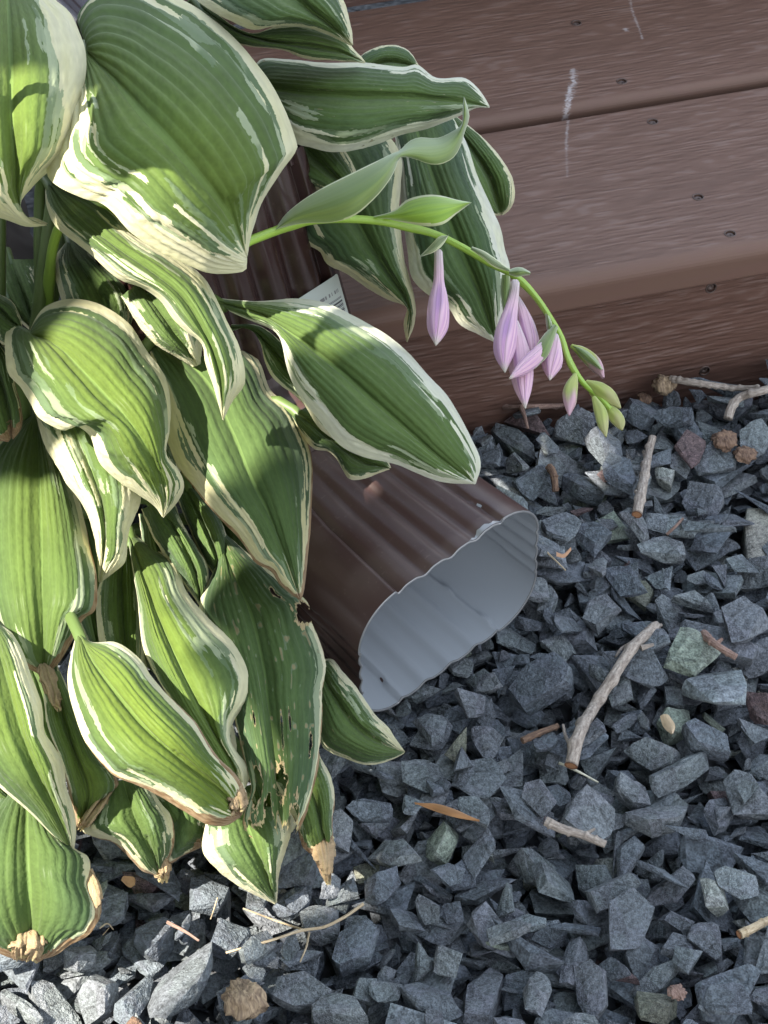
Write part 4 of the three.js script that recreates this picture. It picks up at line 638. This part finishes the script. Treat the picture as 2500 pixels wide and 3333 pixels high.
  { n: 'Y9', M: '300,610 355,690 425,790', L: '262,640 320,730 416,792', R: '365,600 435,690 434,786', h: [0.160, 0.163, 0.142], ml: 2, mr: 2.5, blue: 0.9, yel: 0, share: true, stalk: 0.5 },
  { n: 'Y0', M: '430,1480 470,1600 490,1720', L: '400,1490 430,1620 485,1722', R: '470,1480 510,1600 496,1720', h: [0.05, 0.055, 0.035], ml: 2, mr: 2.5, blue: 0.8, yel: 0.05, share: true },
  { n: 'Y1', M: '230,1380 260,1480 280,1560', L: '190,1390 220,1490 275,1562', R: '300,1370 320,1470 286,1560', h: [0.05, 0.055, 0.04], ml: 2, mr: 2.5, blue: 0.8, yel: 0.05, share: true },
  { n: 'Y2', M: '60,1640 110,1740 150,1800', L: '20,1660 70,1760 145,1802', R: '110,1640 150,1730 156,1798', h: [0.04, 0.042, 0.03], ml: 2, mr: 2.5, blue: 0.8, yel: 0.05, share: true },
  { n: 'Y3', M: '350,1690 400,1760 420,1830', L: '310,1700 360,1790 415,1832', R: '430,1690 460,1770 425,1830', h: [0.04, 0.04, 0.015], ml: 2, mr: 2.5, blue: 0.8, yel: 0.05, share: true },
  { n: 'Y4', M: '560,1690 590,1780 600,1850', L: '520,1700 550,1790 596,1852', R: '620,1690 640,1780 606,1850', h: [0.03, 0.03, 0.012], ml: 2, mr: 2.5, blue: 0.8, yel: 0.05, share: true },
  { n: 'Y5', M: '250,900 330,980 380,1060', L: '200,950 290,1030 374,1064', R: '320,900 390,980 386,1056', h: [0.09, 0.1, 0.08], ml: 2, mr: 2.5, blue: 0.8, yel: 0.05, share: true },
  { n: 'Y6', M: '20,560 50,640 80,720', L: '-30,580 10,660 74,722', R: '80,560 110,650 88,720', h: [0.05, 0.05, 0.04], ml: 2, mr: 2.5, blue: 0.8, yel: 0.05, share: true },
  { n: 'Y7', M: '480,1330 520,1430 540,1540', L: '450,1350 480,1450 534,1542', R: '530,1320 560,1430 546,1540', h: [0.06, 0.06, 0.045], ml: 2, mr: 2.5, blue: 0.8, yel: 0.05, share: true },
  // leaves that only show between the others, and the ones that go on outside the picture
  { n: 'X1', M: '430,1050 480,1140 520,1240 540,1340', L: '400,1060 440,1180 490,1280 535,1342', R: '480,1040 530,1130 560,1230 545,1340', h: [0.055, 0.06, 0.045], mw: 2, blue: 0.8 },
  { n: 'X2', M: '150,1050 190,1180 210,1300 220,1420', L: '110,1080 130,1200 160,1320 210,1425', R: '220,1050 250,1180 260,1320 226,1424', h: [0.05, 0.055, 0.04], mw: 2, blue: 0.6 },
  { n: 'X3', M: '60,1420 90,1500 110,1580 140,1650', L: '20,1440 40,1540 80,1620 135,1652', R: '120,1410 140,1500 155,1580 146,1650', h: [0.045, 0.05, 0.04], mw: 2, blue: 0.5 },
  { n: 'X4', M: '560,1560 590,1660 600,1760', L: '530,1580 545,1680 596,1762', R: '620,1560 650,1660 606,1764', h: [0.03, 0.03, 0.015], mw: 3, blue: 0.6, stalk: 0 },
];
const built = Object.fromEntries(LEAVES.map((o) => [o.n, makeLeaf(o)]));
for (const [n, turn, k] of [['A', -150, 0.9], ['J', -120, 0.9], ['B', -175, 0.9], ['M1', -165, 0.9], ['E', -135, 0.95], ['Q1', -190, 1], ['R1', -205, 1], ['I', -160, 1], ['U2', -130, 1], ['E', -185, 1.0], ['J', -215, 0.8]]) {
  const c = built[n].clone(); c.name = numbered('leaf'); c.userData = {}; c.rotation.y = turn * Math.PI / 180; c.scale.setScalar(k); hosta.add(c); hosta.updateMatrixWorld(true);
  const q = c.geometry.attributes.position; let seen = 0; for (let i = 0; i < q.count; i += 7) { const p = new THREE.Vector3().fromBufferAttribute(q, i).applyMatrix4(c.matrixWorld).project(camera); if (Math.abs(p.x) < 1.02 && Math.abs(p.y) < 1.02) seen++; }
  if (seen > q.count / 7 * 0.03) { hosta.remove(c); used.leaf--; } // the rest of the clump, round the far side
}

// ---------------------------------------------------------------- flower stalk
const vm = (p) => p.distanceTo(CAM) * 0.975 * KV / FPX; // metres to one unit of the survey at a spot
{
  const stalkHeights = (x) => mix(0.200, 0.150, clamp((x - 540) / 800));
  const fl = new THREE.Group(); fl.name = 'flower_stalk'; hosta.add(fl);
  const P = (s, dh = 0) => pts(s).map(([x, y]) => { const p = at(x, y, stalkHeights(x) + dh); return p.sub(crown); });
  const green = (r, g, b, k = 1) => new THREE.MeshPhysicalMaterial({ color: lin(r, g, b), roughness: 0.9, transmission: 0.25 * k, thickness: 0, clearcoat: 0.35, clearcoatRoughness: 0.35, bumpMap: leafBump, bumpScale: 0.0002, side: THREE.DoubleSide });
  const stemMap = colourTexture(64, 256, (u, v) => { const n = 0.9 + 0.2 * noise(u * 20, v * 30, 81); const c = mix3([0.10, 0.17, 0.03], [0.25, 0.38, 0.045], sstep(0.1, 0.5, v)); return [c[0] * n, c[1] * n, c[2] * n]; }, false);
  const stemPts = P('505,535 540,520 600,497 650,480 700,474 760,473 820,478 880,490 940,506 1000,535 1060,570 1095,586 1130,612 1160,645 1187,685 1212,728 1232,785 1262,830 1295,858 1318,884');
  stemPts.unshift(new THREE.Vector3(0.03, 0.0, -0.03), stemPts[0].clone().lerp(new THREE.Vector3(0, 0.17, 0), 0.55).add(new THREE.Vector3(0, 0.012, -0.02)));
  const c = spline(stemPts);
  const g = limb(stemPts, (t) => mix(0.0026, 0.0012, t * t) * (1 + 0.25 * Math.exp(-((((t * 9) % 1 - 0.5) / 0.1) ** 2))), 120, 12, 0.05, 3);
  const uv = g.attributes.uv; let vmax = 0; for (let i = 0; i < uv.count; i++) vmax = Math.max(vmax, uv.getY(i)); for (let i = 0; i < uv.count; i++) uv.setXY(i, (i % 13) / 12, uv.getY(i) / vmax);
  mesh('stem', g, new THREE.MeshPhysicalMaterial({ map: stemMap, roughness: 0.5, clearcoat: 0.2, clearcoatRoughness: 0.4 }), fl);

  // a spindle: six sepals folded shut, seen as shallow ribs
  const spindle = (axis, hw, fold = 0.1, seg = 30, ringN = 24) => {
    const a = axis.map((p) => p.clone()), cv = spline(a), fr = cv.computeFrenetFrames(seg, false), rc = spline(hw.map((w, i) => new THREE.Vector3(i / (hw.length - 1), w, 0))), G = [];
    for (let j = 0; j <= seg; j++) {
      const t = j / seg, p = cv.getPointAt(t), r = Math.max(0.00005, rc.getPoint(t).y), row = [];
      for (let i = 0; i <= ringN; i++) { const th = i / ringN * Math.PI * 2 + t * 0.5, k = r * (1 - fold * Math.pow(Math.abs(Math.cos(th * 3)), 6)); row.push(p.clone().addScaledVector(fr.normals[j], Math.cos(th) * k).addScaledVector(fr.binormals[j], Math.sin(th) * k)); }
      G.push(row);
    }
    return gridGeometry(G, seg, ringN);
  };
  const zB = (s) => s.trim().split(/\s+/).map((p) => p.split(',').map(Number)).map(([x, y]) => `${863 + 0.32 * x},${398 + 0.32 * y}`).join(' '); // closer survey of the flowers
  const petal = (seed, light) => colourTexture(128, 192, (u, v) => {
    const st = noise(u * 34, v * 1.5 + 3, seed) , wide = noise(u * 7, v * 2, seed + 1);
    let q = mix3([0.72, 0.46, 0.54], [0.46, 0.23, 0.40], sstep(0.45, 0.8, st) * 0.8 * sstep(0.2, 0.5, v));
    q = mix3(q, [0.40, 0.22, 0.44], sstep(0.5, 0.8, wide) * 0.55 * sstep(0.3, 0.6, v) * (1 - light));
    q = mix3(q, [0.70, 0.62, 0.60], sstep(0.35, 0.0, v) * 0.75); return mix3(q, [0.62, 0.60, 0.42], sstep(0.9, 1, v) * 0.8);
  }, false);
  const petalBump = greyTexture(128, 32, (u) => noise(u * 40, 1, 200), false);
  const petalMat = (seed, light = 0) => new THREE.MeshPhysicalMaterial({ map: petal(seed, light), roughness: 0.9, transmission: 0.3, thickness: 0, clearcoat: 0.25, clearcoatRoughness: 0.4, side: THREE.DoubleSide, bumpMap: petalBump, bumpScale: 0.0003 });
  const budMat = (seed, tip) => new THREE.MeshPhysicalMaterial({ map: colourTexture(96, 128, (u, v) => { const n = 0.85 + 0.3 * noise(u * 26, v * 3, seed); let q = mix3([0.30, 0.37, 0.06], [0.38, 0.40, 0.10], noise(u * 5, v * 4, seed + 2)); q = mix3(q, [0.50, 0.30, 0.33], tip * sstep(0.45, 0.8, v + 0.3 * (noise(u * 6, 2, seed) - 0.5))); return [q[0] * n, q[1] * n, q[2] * n]; }, false), roughness: 0.9, transmission: 0.25, thickness: 0, clearcoat: 0.3, clearcoatRoughness: 0.4, side: THREE.DoubleSide });
  const add = (name, s, hw, mat, dh = 0, fold = 0.1) => { const axis = P(zB(s), dh), k = vm(axis[0].clone().add(crown)) * 0.32; return mesh(name, spindle(axis, hw.map((w) => w * k * (name === 'flower' ? 1.12 : 1.04)), fold), mat, fl); };
  const PM = [petalMat(201), petalMat(221, 0.7)], BM = [budMat(301, 1), budMat(309, 0.25)];
  add('flower', '262,460 265,560 265,680 262,800 260,900 255,1000 245,1088', [26, 29, 34, 56, 67, 58, 3], PM[0], 0, 0.12);
  add('flower', '780,665 770,760 740,900 715,1040 705,1160 712,1272', [28, 33, 50, 68, 60, 3], PM[0], 0.002, 0.12);
  add('flower', '795,760 830,890 862,1000 890,1090 905,1190', [14, 44, 60, 52, 4], PM[1], -0.006, 0.12);
  add('flower', '775,930 800,1100 822,1250 836,1400 850,1515', [26, 58, 74, 56, 3], PM[1], -0.004, 0.12);
  add('flower', '1000,1050 930,1150 840,1235 742,1312', [16, 46, 46, 5], PM[1], 0.004, 0.12);
  add('flower', '1062,1010 1042,1100 1030,1200 1014,1322', [14, 50, 62, 4], PM[1], -0.001, 0.12);
  add('bud', '1160,1090 1240,1140 1320,1215 1378,1308', [14, 44, 44, 8], BM[0], 0);
  add('bud', '1188,1280 1152,1400 1150,1480 1145,1560', [14, 44, 44, 6], BM[0], 0);
  add('bud', '1260,1330 1350,1390 1440,1460 1492,1512', [13, 54, 52, 6], BM[1], 0.001);
  add('bud', '1312,1440 1360,1550 1375,1620 1395,1705', [16, 40, 38, 5], BM[1], 0.003);
  add('bud', '1385,1490 1450,1560 1480,1600 1502,1660', [16, 46, 42, 6], BM[1], -0.002);
  add('bud', '1290,1400 1380,1480 1440,1540 1470,1600', [16, 36, 34, 6], BM[1], -0.004);

  // leaf-like bracts along the stem
  const bractMaps = {};
  const bract = (L, R, M, hs, o = {}) => {
    const cl = spline(pts(L)), cr = spline(pts(R)), cm = spline(pts(M)), G = [], nu = 44, nv = 24, hc = spline(hs.map((h, i) => new THREE.Vector3(i / (hs.length - 1), h, 0)));
    for (let j = 0; j <= nu; j++) {
      const t = j / nu, l = cl.getPointAt(t), r = cr.getPointAt(t), m = cm.getPointAt(t), h = hc.getPoint(t).y;
      G.push(Array.from({ length: nv + 1 }, (_, i) => { const v = i / nv * 2 - 1, a = Math.abs(v), E = v < 0 ? l : r; return at(mix(m.x, E.x, a), mix(m.y, E.y, a), h - (o.drop ?? 0.004) * a * a + (o.cup ?? 0) * a + 0.0003 * Math.abs(Math.sin(v * Math.PI * 5))).sub(crown); }));
    }
    const col = o.col ?? [0.16, 0.26, 0.05], key = `${Math.round(o.edge * 8)}`, map = bractMaps[key] ??= colourTexture(128, 192, (u, t) => {
      const a = Math.abs(u * 2 - 1), ln = Math.floor(u * 26); let q = mix3(col, [col[0] * 1.5, col[1] * 1.35, col[2] * 1.2], noise(u * 16, t * 3, o.seed ?? 1) * 0.8);
      if (a > 1 - (o.edge ?? 0.1) * (0.5 + hash(ln, Math.floor(t * 4), 5))) q = [0.64, 0.66, 0.38];
      return q;
    }, false);
    return mesh('bract', gridGeometry(G, nu, nv), new THREE.MeshPhysicalMaterial({ map, roughness: 0.92, transmission: 0.42, thickness: 0, clearcoat: 0.3, clearcoatRoughness: 0.4, side: THREE.DoubleSide }), fl);
  };
  bract('598,497 625,488 660,482 720,480 765,466 800,438 830,405 852,370 862,343 868,339 895,343 930,355 955,354 980,340 995,315 1004,285 1014,250 1004,212', '596,492 615,465 650,435 700,404 760,374 820,345 855,328 862,326 884,305 905,297 945,298 975,285 998,268 999,245 1000,225 1002,208',
    '597,495 620,478 655,460 710,442 765,420 810,392 840,362 862,334 890,325 930,326 965,318 988,295 1001,262 1003,210', [0.200, 0.212, 0.222, 0.225, 0.215, 0.208, 0.22], { col: [0.17, 0.25, 0.06], edge: 0.05, seed: 4, drop: 0.006 });
  bract('835,472 880,482 930,489 960,483 985,463 1018,438', '795,470 850,455 880,431 920,421 950,422 990,432 1018,437', '815,472 870,463 930,450 975,444 1019,437', [0.186, 0.198, 0.202, 0.197], { col: [0.24, 0.40, 0.03], edge: 0.16, seed: 8 });
  bract(zB('335,335 300,400 240,455 147,488'), zB('330,345 270,352 210,410 145,478'), zB('333,340 280,385 225,432 145,484'), [0.182, 0.186, 0.184], { col: [0.20, 0.26, 0.12], edge: 0.4, seed: 9, drop: 0.002 });
  bract(zB('480,440 560,500 640,560 740,590'), zB('490,420 570,450 660,510 745,575'), zB('485,430 565,475 650,535 742,583'), [0.180, 0.180, 0.178], { col: [0.25, 0.36, 0.04], edge: 0.35, seed: 10, drop: 0.001 });
  bract(zB('740,610 790,625 850,615 880,612'), zB('735,580 770,565 820,560 882,590'), zB('738,595 785,592 835,588 884,601'), [0.177, 0.180, 0.178], { col: [0.30, 0.40, 0.06], edge: 0.06, seed: 11 });
  bract(zB('690,610 685,700 690,800 702,872'), zB('745,620 748,700 735,790 706,872'), zB('715,610 716,700 712,795 704,873'), [0.172, 0.168, 0.165], { col: [0.22, 0.31, 0.05], edge: 0.05, seed: 12, drop: 0.003 });
  bract(zB('1040,945 970,1020 920,1100 910,1245'), zB('1070,960 1040,1060 1000,1160 915,1245'), zB('1055,950 1010,1040 960,1140 912,1245'), [0.166, 0.168, 0.164], { col: [0.30, 0.40, 0.06], edge: 0.05, seed: 13 });
  bract(zB('985,870 988,940 1000,1000 1005,1010'), zB('1010,890 1030,940 1025,990 1007,1010'), zB('998,880 1008,940 1010,990 1006,1010'), [0.166, 0.165, 0.162], { col: [0.20, 0.28, 0.06], edge: 0.05, seed: 14 });
  bract(zB('1150,1090 1200,1140 1270,1200 1330,1240'), zB('1170,1080 1250,1100 1330,1170 1378,1250'), zB('1160,1085 1225,1120 1300,1185 1360,1250'), [0.157, 0.159, 0.157], { col: [0.34, 0.44, 0.05], edge: 0.04, seed: 15 });
}

// ---------------------------------------------------------------- litter on the gravel
const barkBump = greyTexture(128, 256, (u, v) => fbm(u * 30, v * 10, 403));
const bark = (a, b, seed) => new THREE.MeshStandardMaterial({ map: colourTexture(128, 256, (u, v) => { const n = fbm(u * 26, v * 9, seed), k = noise(u * 60, v * 40, seed + 1); return mix3(a, b, clamp(n * 1.3 - 0.15 + 0.4 * (k - 0.5))); }), bumpMap: barkBump, bumpScale: 0.0006, roughness: 0.95 });
const greyBark = bark([0.17, 0.135, 0.11], [0.43, 0.37, 0.31], 401), redBark = bark([0.13, 0.075, 0.055], [0.33, 0.22, 0.175], 411), straw = bark([0.34, 0.25, 0.15], [0.58, 0.47, 0.31], 421), crumb = bark([0.10, 0.065, 0.045], [0.42, 0.31, 0.19], 481), rot = bark([0.07, 0.04, 0.03], [0.24, 0.15, 0.095], 431);
const cutEnd = new THREE.MeshStandardMaterial({ map: colourTexture(64, 64, (u, v) => { const r = Math.hypot(u - 0.5, v - 0.5); return mix3([0.40, 0.20, 0.09], [0.15, 0.06, 0.03], clamp(sstep(0.3, 0.5, r) * 0.7 + 0.6 * noise(r * 40, 1, 5) * 0.5 + 0.4 * noise(u * 16, v * 16, 6))); }, false), roughness: 0.95 });
function lay(s, r) { // points of a line in the picture, laid on the stones
  const q = pts(s).map(([x, y]) => at(x, y, 0.006));
  const hs = q.map((p) => bedHeight(p.x, p.z));
  return pts(s).map(([x, y], i) => at(x, y, Math.max(hs[i], (Math.max(...hs) + hs[i]) / 2 - 0.001) + r * 0.8));
}
function twig(label, s, width, mat, knobs = 3, seed = 1, side = null, cut = true) {
  const r0 = vm(at(pts(s)[0][0], pts(s)[0][1], 0.01)) * width / 2, P = lay(s, r0);
  const t = thing('twig', label, 'twig', P[0].toArray()), loc = P.map((p) => p.clone().sub(P[0]));
  const ks = Array.from({ length: knobs }, (_, i) => [(i + 0.3 + 0.5 * hash(i, seed)) / knobs, hash(i, seed, 3) * 6.28]);
  const rad = (u, a) => r0 * mix(1, 0.8, u) * (1 + ks.reduce((k, [p, th]) => k + 0.42 * Math.exp(-(((u - p) / 0.022) ** 2)) * (0.45 + 0.55 * Math.cos(a - th)), 0));
  mesh('bark', limb(loc, rad, 70, 14, 0.20, seed, 40), mat, t);
  if (cut) { const c = spline(loc), tan = c.getTangentAt(0), d = new THREE.CircleGeometry(r0 * 1.0, 16); const m = mesh('cut_end', d, cutEnd, t); m.quaternion.setFromUnitVectors(new THREE.Vector3(0, 0, 1), tan.clone().negate()); m.position.copy(tan).multiplyScalar(-0.0006); }
  for (const [ss, w] of side ?? []) { const q = lay(ss, r0).map((p) => p.sub(P[0])); mesh('side_shoot', limb(q, (u) => r0 * w * (1 - 0.5 * u), 24, 8, 0.3, seed + 5, 40), mat, t); }
  return t;
}
twig('longest grey twig with a brown cut end lying right of the outlet', '1234,1652 1250,1590 1285,1525 1325,1462 1370,1395 1418,1352', 30, greyBark, 6, 3, [['1240,1620 1222,1590 1216,1565', 0.4], ['1375,1385 1345,1400 1330,1418', 0.35], ['1385,1400 1412,1392', 0.5], ['1398,1362 1428,1350', 0.6]]);
twig('short pale upright twig in the gravel below the flower buds', '1376,1110 1385,1065 1395,1010 1402,975 1410,945', 23, greyBark, 4, 9, [['1383,1070 1372,1060', 0.7], ['1397,985 1390,975', 0.7]]);
twig('short pinkish twig with broken ends low in the gravel', '1178,1772 1215,1790 1255,1802 1308,1824', 21, greyBark, 4, 15, [['1262,1804 1285,1790', 0.5], ['1225,1790 1215,1782', 0.6]]);
twig('curved pale twig by the riser at the right edge', '1572,905 1580,880 1600,858 1640,846 1710,830', 21, greyBark, 3, 21, null, false);
twig('rough knobbly twig lying along the foot of the riser at right', '1448,818 1490,826 1540,832 1580,838 1640,838', 15, greyBark, 12, 27, null, false);
twig('thin brown twig along the foot of the riser behind the flowers', '1012,880 1050,876 1100,880 1150,878 1215,876', 14, redBark, 4, 33, [['1125,878 1135,905 1140,925', 0.8]], false);
twig('stubby tan twig half buried at the right edge of the gravel', '1598,2018 1625,2005 1665,1985', 20, straw, 2, 39);
twig('small reddish brown twig stub left of the pale upright twig', '1186,1008 1196,1025 1200,1062', 18, rot, 3, 45, null, false);
twig('forked brown twig near the right edge above the longest twig', '1520,1368 1545,1392 1590,1420', 18, redBark, 3, 51, [['1545,1392 1560,1380', 0.8]], false);
twig('rotten brown twig above the cut end of the longest twig', '1128,1600 1160,1585 1205,1568', 15, rot, 3, 57, null, false);
twig('reddish stub behind the gravel right of the outlet', '1440,1155 1458,1138 1475,1120', 7, redBark, 1, 63, null, false);
function blade(name, label, cat, L, R, mat, lift = 0.0015) {
  const l = lay(L, lift), r = lay(R, lift), cl = spline(l), cr = spline(r), G = [];
  for (let j = 0; j <= 20; j++) { const a = cl.getPointAt(j / 20), b = cr.getPointAt(j / 20); G.push([0, 0.25, 0.5, 0.75, 1].map((t) => a.clone().lerp(b, t).add(new THREE.Vector3(0, 0.0012 * Math.sin(t * Math.PI) + 0.001, 0)))); }
  const g = gridGeometry(G, 20, 4), c = G[0][0].clone(); g.translate(-c.x, -c.y, -c.z);
  const o = mesh(name, g, mat); o.position.copy(c); return tag(o, label, cat);
}
const flakeMap = colourTexture(64, 128, (u, v) => { const k = 0.6 + 0.4 * fbm(u * 10, v * 6, 461); return [k, k, k]; });
const dryLeaf = (c) => new THREE.MeshPhysicalMaterial({ map: flakeMap, color: lin(c[0] * 1.25, c[1] * 1.25, c[2] * 1.25), roughness: 0.9, transmission: 0.2, thickness: 0, side: THREE.DoubleSide });
blade('dry_leaf', 'narrow orange brown dry leaf lying left of the short pinkish twig', 'leaf', '895,1738 930,1752 980,1768 1035,1778', '897,1741 935,1738 985,1752 1036,1777', dryLeaf([0.40, 0.20, 0.08], 461));
blade('leaf_flake', 'tan curled leaf flake beside the pale green stone', 'leaf', '1425,1550 1432,1572 1450,1590', '1445,1548 1458,1570 1453,1590', dryLeaf([0.55, 0.40, 0.24], 463));
blade('leaf_flake', 'small brown flake under the tips of the lower hosta leaves', 'leaf', '262,1905 280,1920 292,1915', '270,1895 290,1898 294,1910', dryLeaf([0.38, 0.22, 0.10], 465));
blade('leaf_flake', 'pinkish dry flake in the gravel above the outlet twig', 'leaf', '1200,1195 1215,1200 1232,1186', '1202,1205 1218,1208 1234,1192', dryLeaf([0.45, 0.25, 0.14], 467));
function strand(label, lines, w, mat = straw) {
  const r = vm(at(...pts(lines[0])[0], 0.01)) * w / 2, q0 = lay(lines[0], r), t = thing('straw', label, 'straw', q0[0].toArray());
  lines.forEach((s, i) => mesh(i ? 'side_stalk' : 'stalk', limb((i ? lay(s, r) : q0).map((p) => p.clone().sub(q0[0])), (u) => r * (i ? 0.7 : 1) * (1 - 0.35 * u), 30, 6, 0.15, i + 3, 20), mat, t)); return t;
}
strand('forked pale straw lying across the big slabs below the hosta', ['785,1952 745,1980 700,2002 650,2010 590,2030 488,2058', '660,2010 600,1990 525,1962', '668,2014 660,2050 648,2078'], 8);
strand('thin green straw arching beside the right rim of the outlet', ['1168,1165 1180,1190 1205,1215 1222,1232'], 5, straw);
strand('short cream straw below the cut end of the longest twig', ['1208,1648 1240,1662 1292,1690'], 7, bark([0.5, 0.48, 0.36], [0.66, 0.62, 0.48], 473));
strand('short brown straw between the dark slabs below the hosta tips', ['362,1992 400,2012 430,2032'], 9, redBark);
strand('thin straw poking from the gravel under the drooping leaf', ['470,1939 462,1965 455,1985'], 4);
strand('fine pale straw beside the leaf tip in front of the outlet', ['800,1590 830,1602 862,1606'], 3);
strand('loose tan straw left of the big slabs', ['215,2005 232,1995 245,2008', '222,2020 236,2004'], 4);
function clump(name, label, cat, x, y, r, mat, seed, sq = 0.7) {
  const p = at(x, y, 0.008), R = vm(p) * r, g = mergeVertices(new THREE.IcosahedronGeometry(R, 4).deleteAttribute('uv').deleteAttribute('normal')), a = g.attributes.position, v = new THREE.Vector3();
  const uv = new Float32Array(a.count * 2);
  for (let i = 0; i < a.count; i++) { v.fromBufferAttribute(a, i); const n = v.clone().normalize(), k = 0.50 + 1.1 * fbm(n.x * 3.1 + 7, n.y * 3.1 + n.z * 4.3 + 3, seed) - 0.25 * noise(n.x * 13, n.z * 13 + n.y * 11, seed + 1); v.multiplyScalar(k); v.y *= sq; a.setXYZ(i, v.x, v.y, v.z); uv[i * 2] = n.x * 0.4; uv[i * 2 + 1] = n.z * 0.4 + n.y * 0.2; }
  g.setAttribute('uv', new THREE.BufferAttribute(uv, 2)); g.computeVertexNormals();
  const o = mesh(name, g, mat); o.position.copy(p); o.position.y = bedHeight(p.x, p.z) + R * sq * 0.45; return tag(o, label, cat);
}
clump('earth_clump', 'crumbly brown clump of rotten bark at the bottom edge', 'bark', 528, 2185, 46, crumb, 5, 0.8);
clump('earth_clump', 'small dark red brown lump at the bottom left edge', 'bark', 288, 2205, 18, rot, 9, 0.8);
clump('bark_piece', 'dark brown bark piece lying at the right of the gravel', 'bark', 1560, 975, 30, rot, 13, 0.5);
clump('bark_piece', 'flat shaggy bark piece at the right, nearer the edge than its neighbour', 'bark', 1608, 992, 26, rot, 17, 0.4);
clump('cone_scale', 'striped brown cone fragment against the foot of the riser', 'cone', 1432, 832, 26, crumb, 21, 0.7);
clump('cone_scale', 'dark brown cone fragment left of the striped one', 'cone', 1395, 836, 18, rot, 25, 0.7);
clump('bark_piece', 'small brown bark crumb near the bottom of the gravel', 'bark', 1462, 2150, 20, redBark, 29, 0.5);

// ---------------------------------------------------------------- the tree that shades the yard from the left, with gaps that let the sun through
{
  const tree = thing('shade_tree', 'leafy tree beside the yard that throws the dappled shade', 'tree', [0, 0, 0]);
  const gaps = GAPS.map(([x, y, h, r]) => [at(x, y, h), r]);
  rnd = mulberry(91);
  const e1 = new THREE.Vector3().crossVectors(SUN, new THREE.Vector3(0, 1, 0)).normalize(), e2 = new THREE.Vector3().crossVectors(e1, SUN).normalize(), geos = [], centre = new THREE.Vector3(0.02, 0.05, 0.1).addScaledVector(SUN, 1.55);
  const leafG = new THREE.PlaneGeometry(1, 1, 2, 2); { const p = leafG.attributes.position; for (let i = 0; i < p.count; i++) { const x = p.getX(i), y = p.getY(i); p.setXYZ(i, x * (1 - 0.55 * Math.abs(y) * 2 * 0.8), y * 1.5, 0.25 * x * x); } leafG.computeVertexNormals(); }
  const m = new THREE.Matrix4(), q = new THREE.Quaternion(), toSun = new THREE.Vector3();
  const STEP = 0.05;
  for (let layer = 0; layer < 3; layer++) for (let gi = -19; gi <= 19; gi++) for (let gj = -17; gj <= 17; gj++) {
    const a = gi * STEP + rr(-0.03, 0.03), b = gj * STEP + rr(-0.03, 0.03), d = mix(-0.2, 0.25, layer / 2) + rr(-0.06, 0.06), p = centre.clone().addScaledVector(e1, a).addScaledVector(e2, b).addScaledVector(SUN, d), s = rr(0.075, 0.115);
    if ((a / 0.95) ** 2 + (b / 0.85) ** 2 > 1 + 0.3 * (noise(a * 6, b * 6, 92) - 0.5)) continue;
    let open = false;
    for (const [g, r] of gaps) { toSun.subVectors(p, g); const along = toSun.dot(SUN); toSun.addScaledVector(SUN, -along); if (toSun.length() < r + s * 0.6) { open = true; break; } }
    if (open) continue;
    q.setFromUnitVectors(new THREE.Vector3(0, 0, 1), SUN.clone().add(new THREE.Vector3(rr(-0.6, 0.6), rr(-0.6, 0.6), rr(-0.6, 0.6))).normalize()).multiply(new THREE.Quaternion().setFromAxisAngle(new THREE.Vector3(0, 0, 1), rr(0, 6.28)));
    m.compose(p, q, new THREE.Vector3(s, s, s)); geos.push(leafG.clone().applyMatrix4(m));
  }
  const leaves = mesh('foliage', mergeGeometries(geos), new THREE.MeshPhysicalMaterial({ color: lin(0.05, 0.10, 0.025), roughness: 0.95, transmission: 0.25, thickness: 0, side: THREE.DoubleSide }), tree);
  leaves.userData.kind = 'stuff';
  const root = new THREE.Vector3(-2.6, -0.05, -0.9), fork = new THREE.Vector3(-2.45, 1.1, -0.75);
  const clear = (p, w) => gaps.every(([g, r]) => { toSun.subVectors(p, g); toSun.addScaledVector(SUN, -toSun.dot(SUN)); return toSun.length() > r + w; });
  for (const [u, w] of [[-0.55, 0], [0.55, 0], [0, 0.6], [0, -0.6], [0.5, 0.5], [-0.5, 0.5], [0.9, 0], [-0.9, 0]]) {
    const end = centre.clone().addScaledVector(e1, u).addScaledVector(e2, w).addScaledVector(SUN, 0.1), way = [root, root.clone().lerp(fork, 0.5).add(new THREE.Vector3(0.03, 0, 0.02)), fork, end], c = spline(way);
    if (!Array.from({ length: 80 }, (_, k) => c.getPointAt(k / 79)).every((p) => clear(p, 0.05))) continue;
    mesh('trunk', limb(way, (t) => mix(0.09, 0.025, t), 40, 12, 0.15, 5, 4), greyBark, tree); break;
  }
  for (let i = 0; i < 9; i++) {
    const a = i / 9 * 6.28, end = centre.clone().addScaledVector(e1, Math.cos(a) * 0.7).addScaledVector(e2, Math.sin(a) * 0.6).addScaledVector(SUN, rr(-0.1, 0.2)), way = [fork, fork.clone().lerp(end, 0.5).add(new THREE.Vector3(0, 0.12, 0)), end], c = spline(way);
    if (Array.from({ length: 60 }, (_, k) => c.getPointAt(k / 59)).every((p) => clear(p, 0.025))) mesh('branch', limb(way, (t) => mix(0.03, 0.006, t), 24, 8, 0.1, i, 4), greyBark, tree);
  }
}
renderer.render(scene, camera);
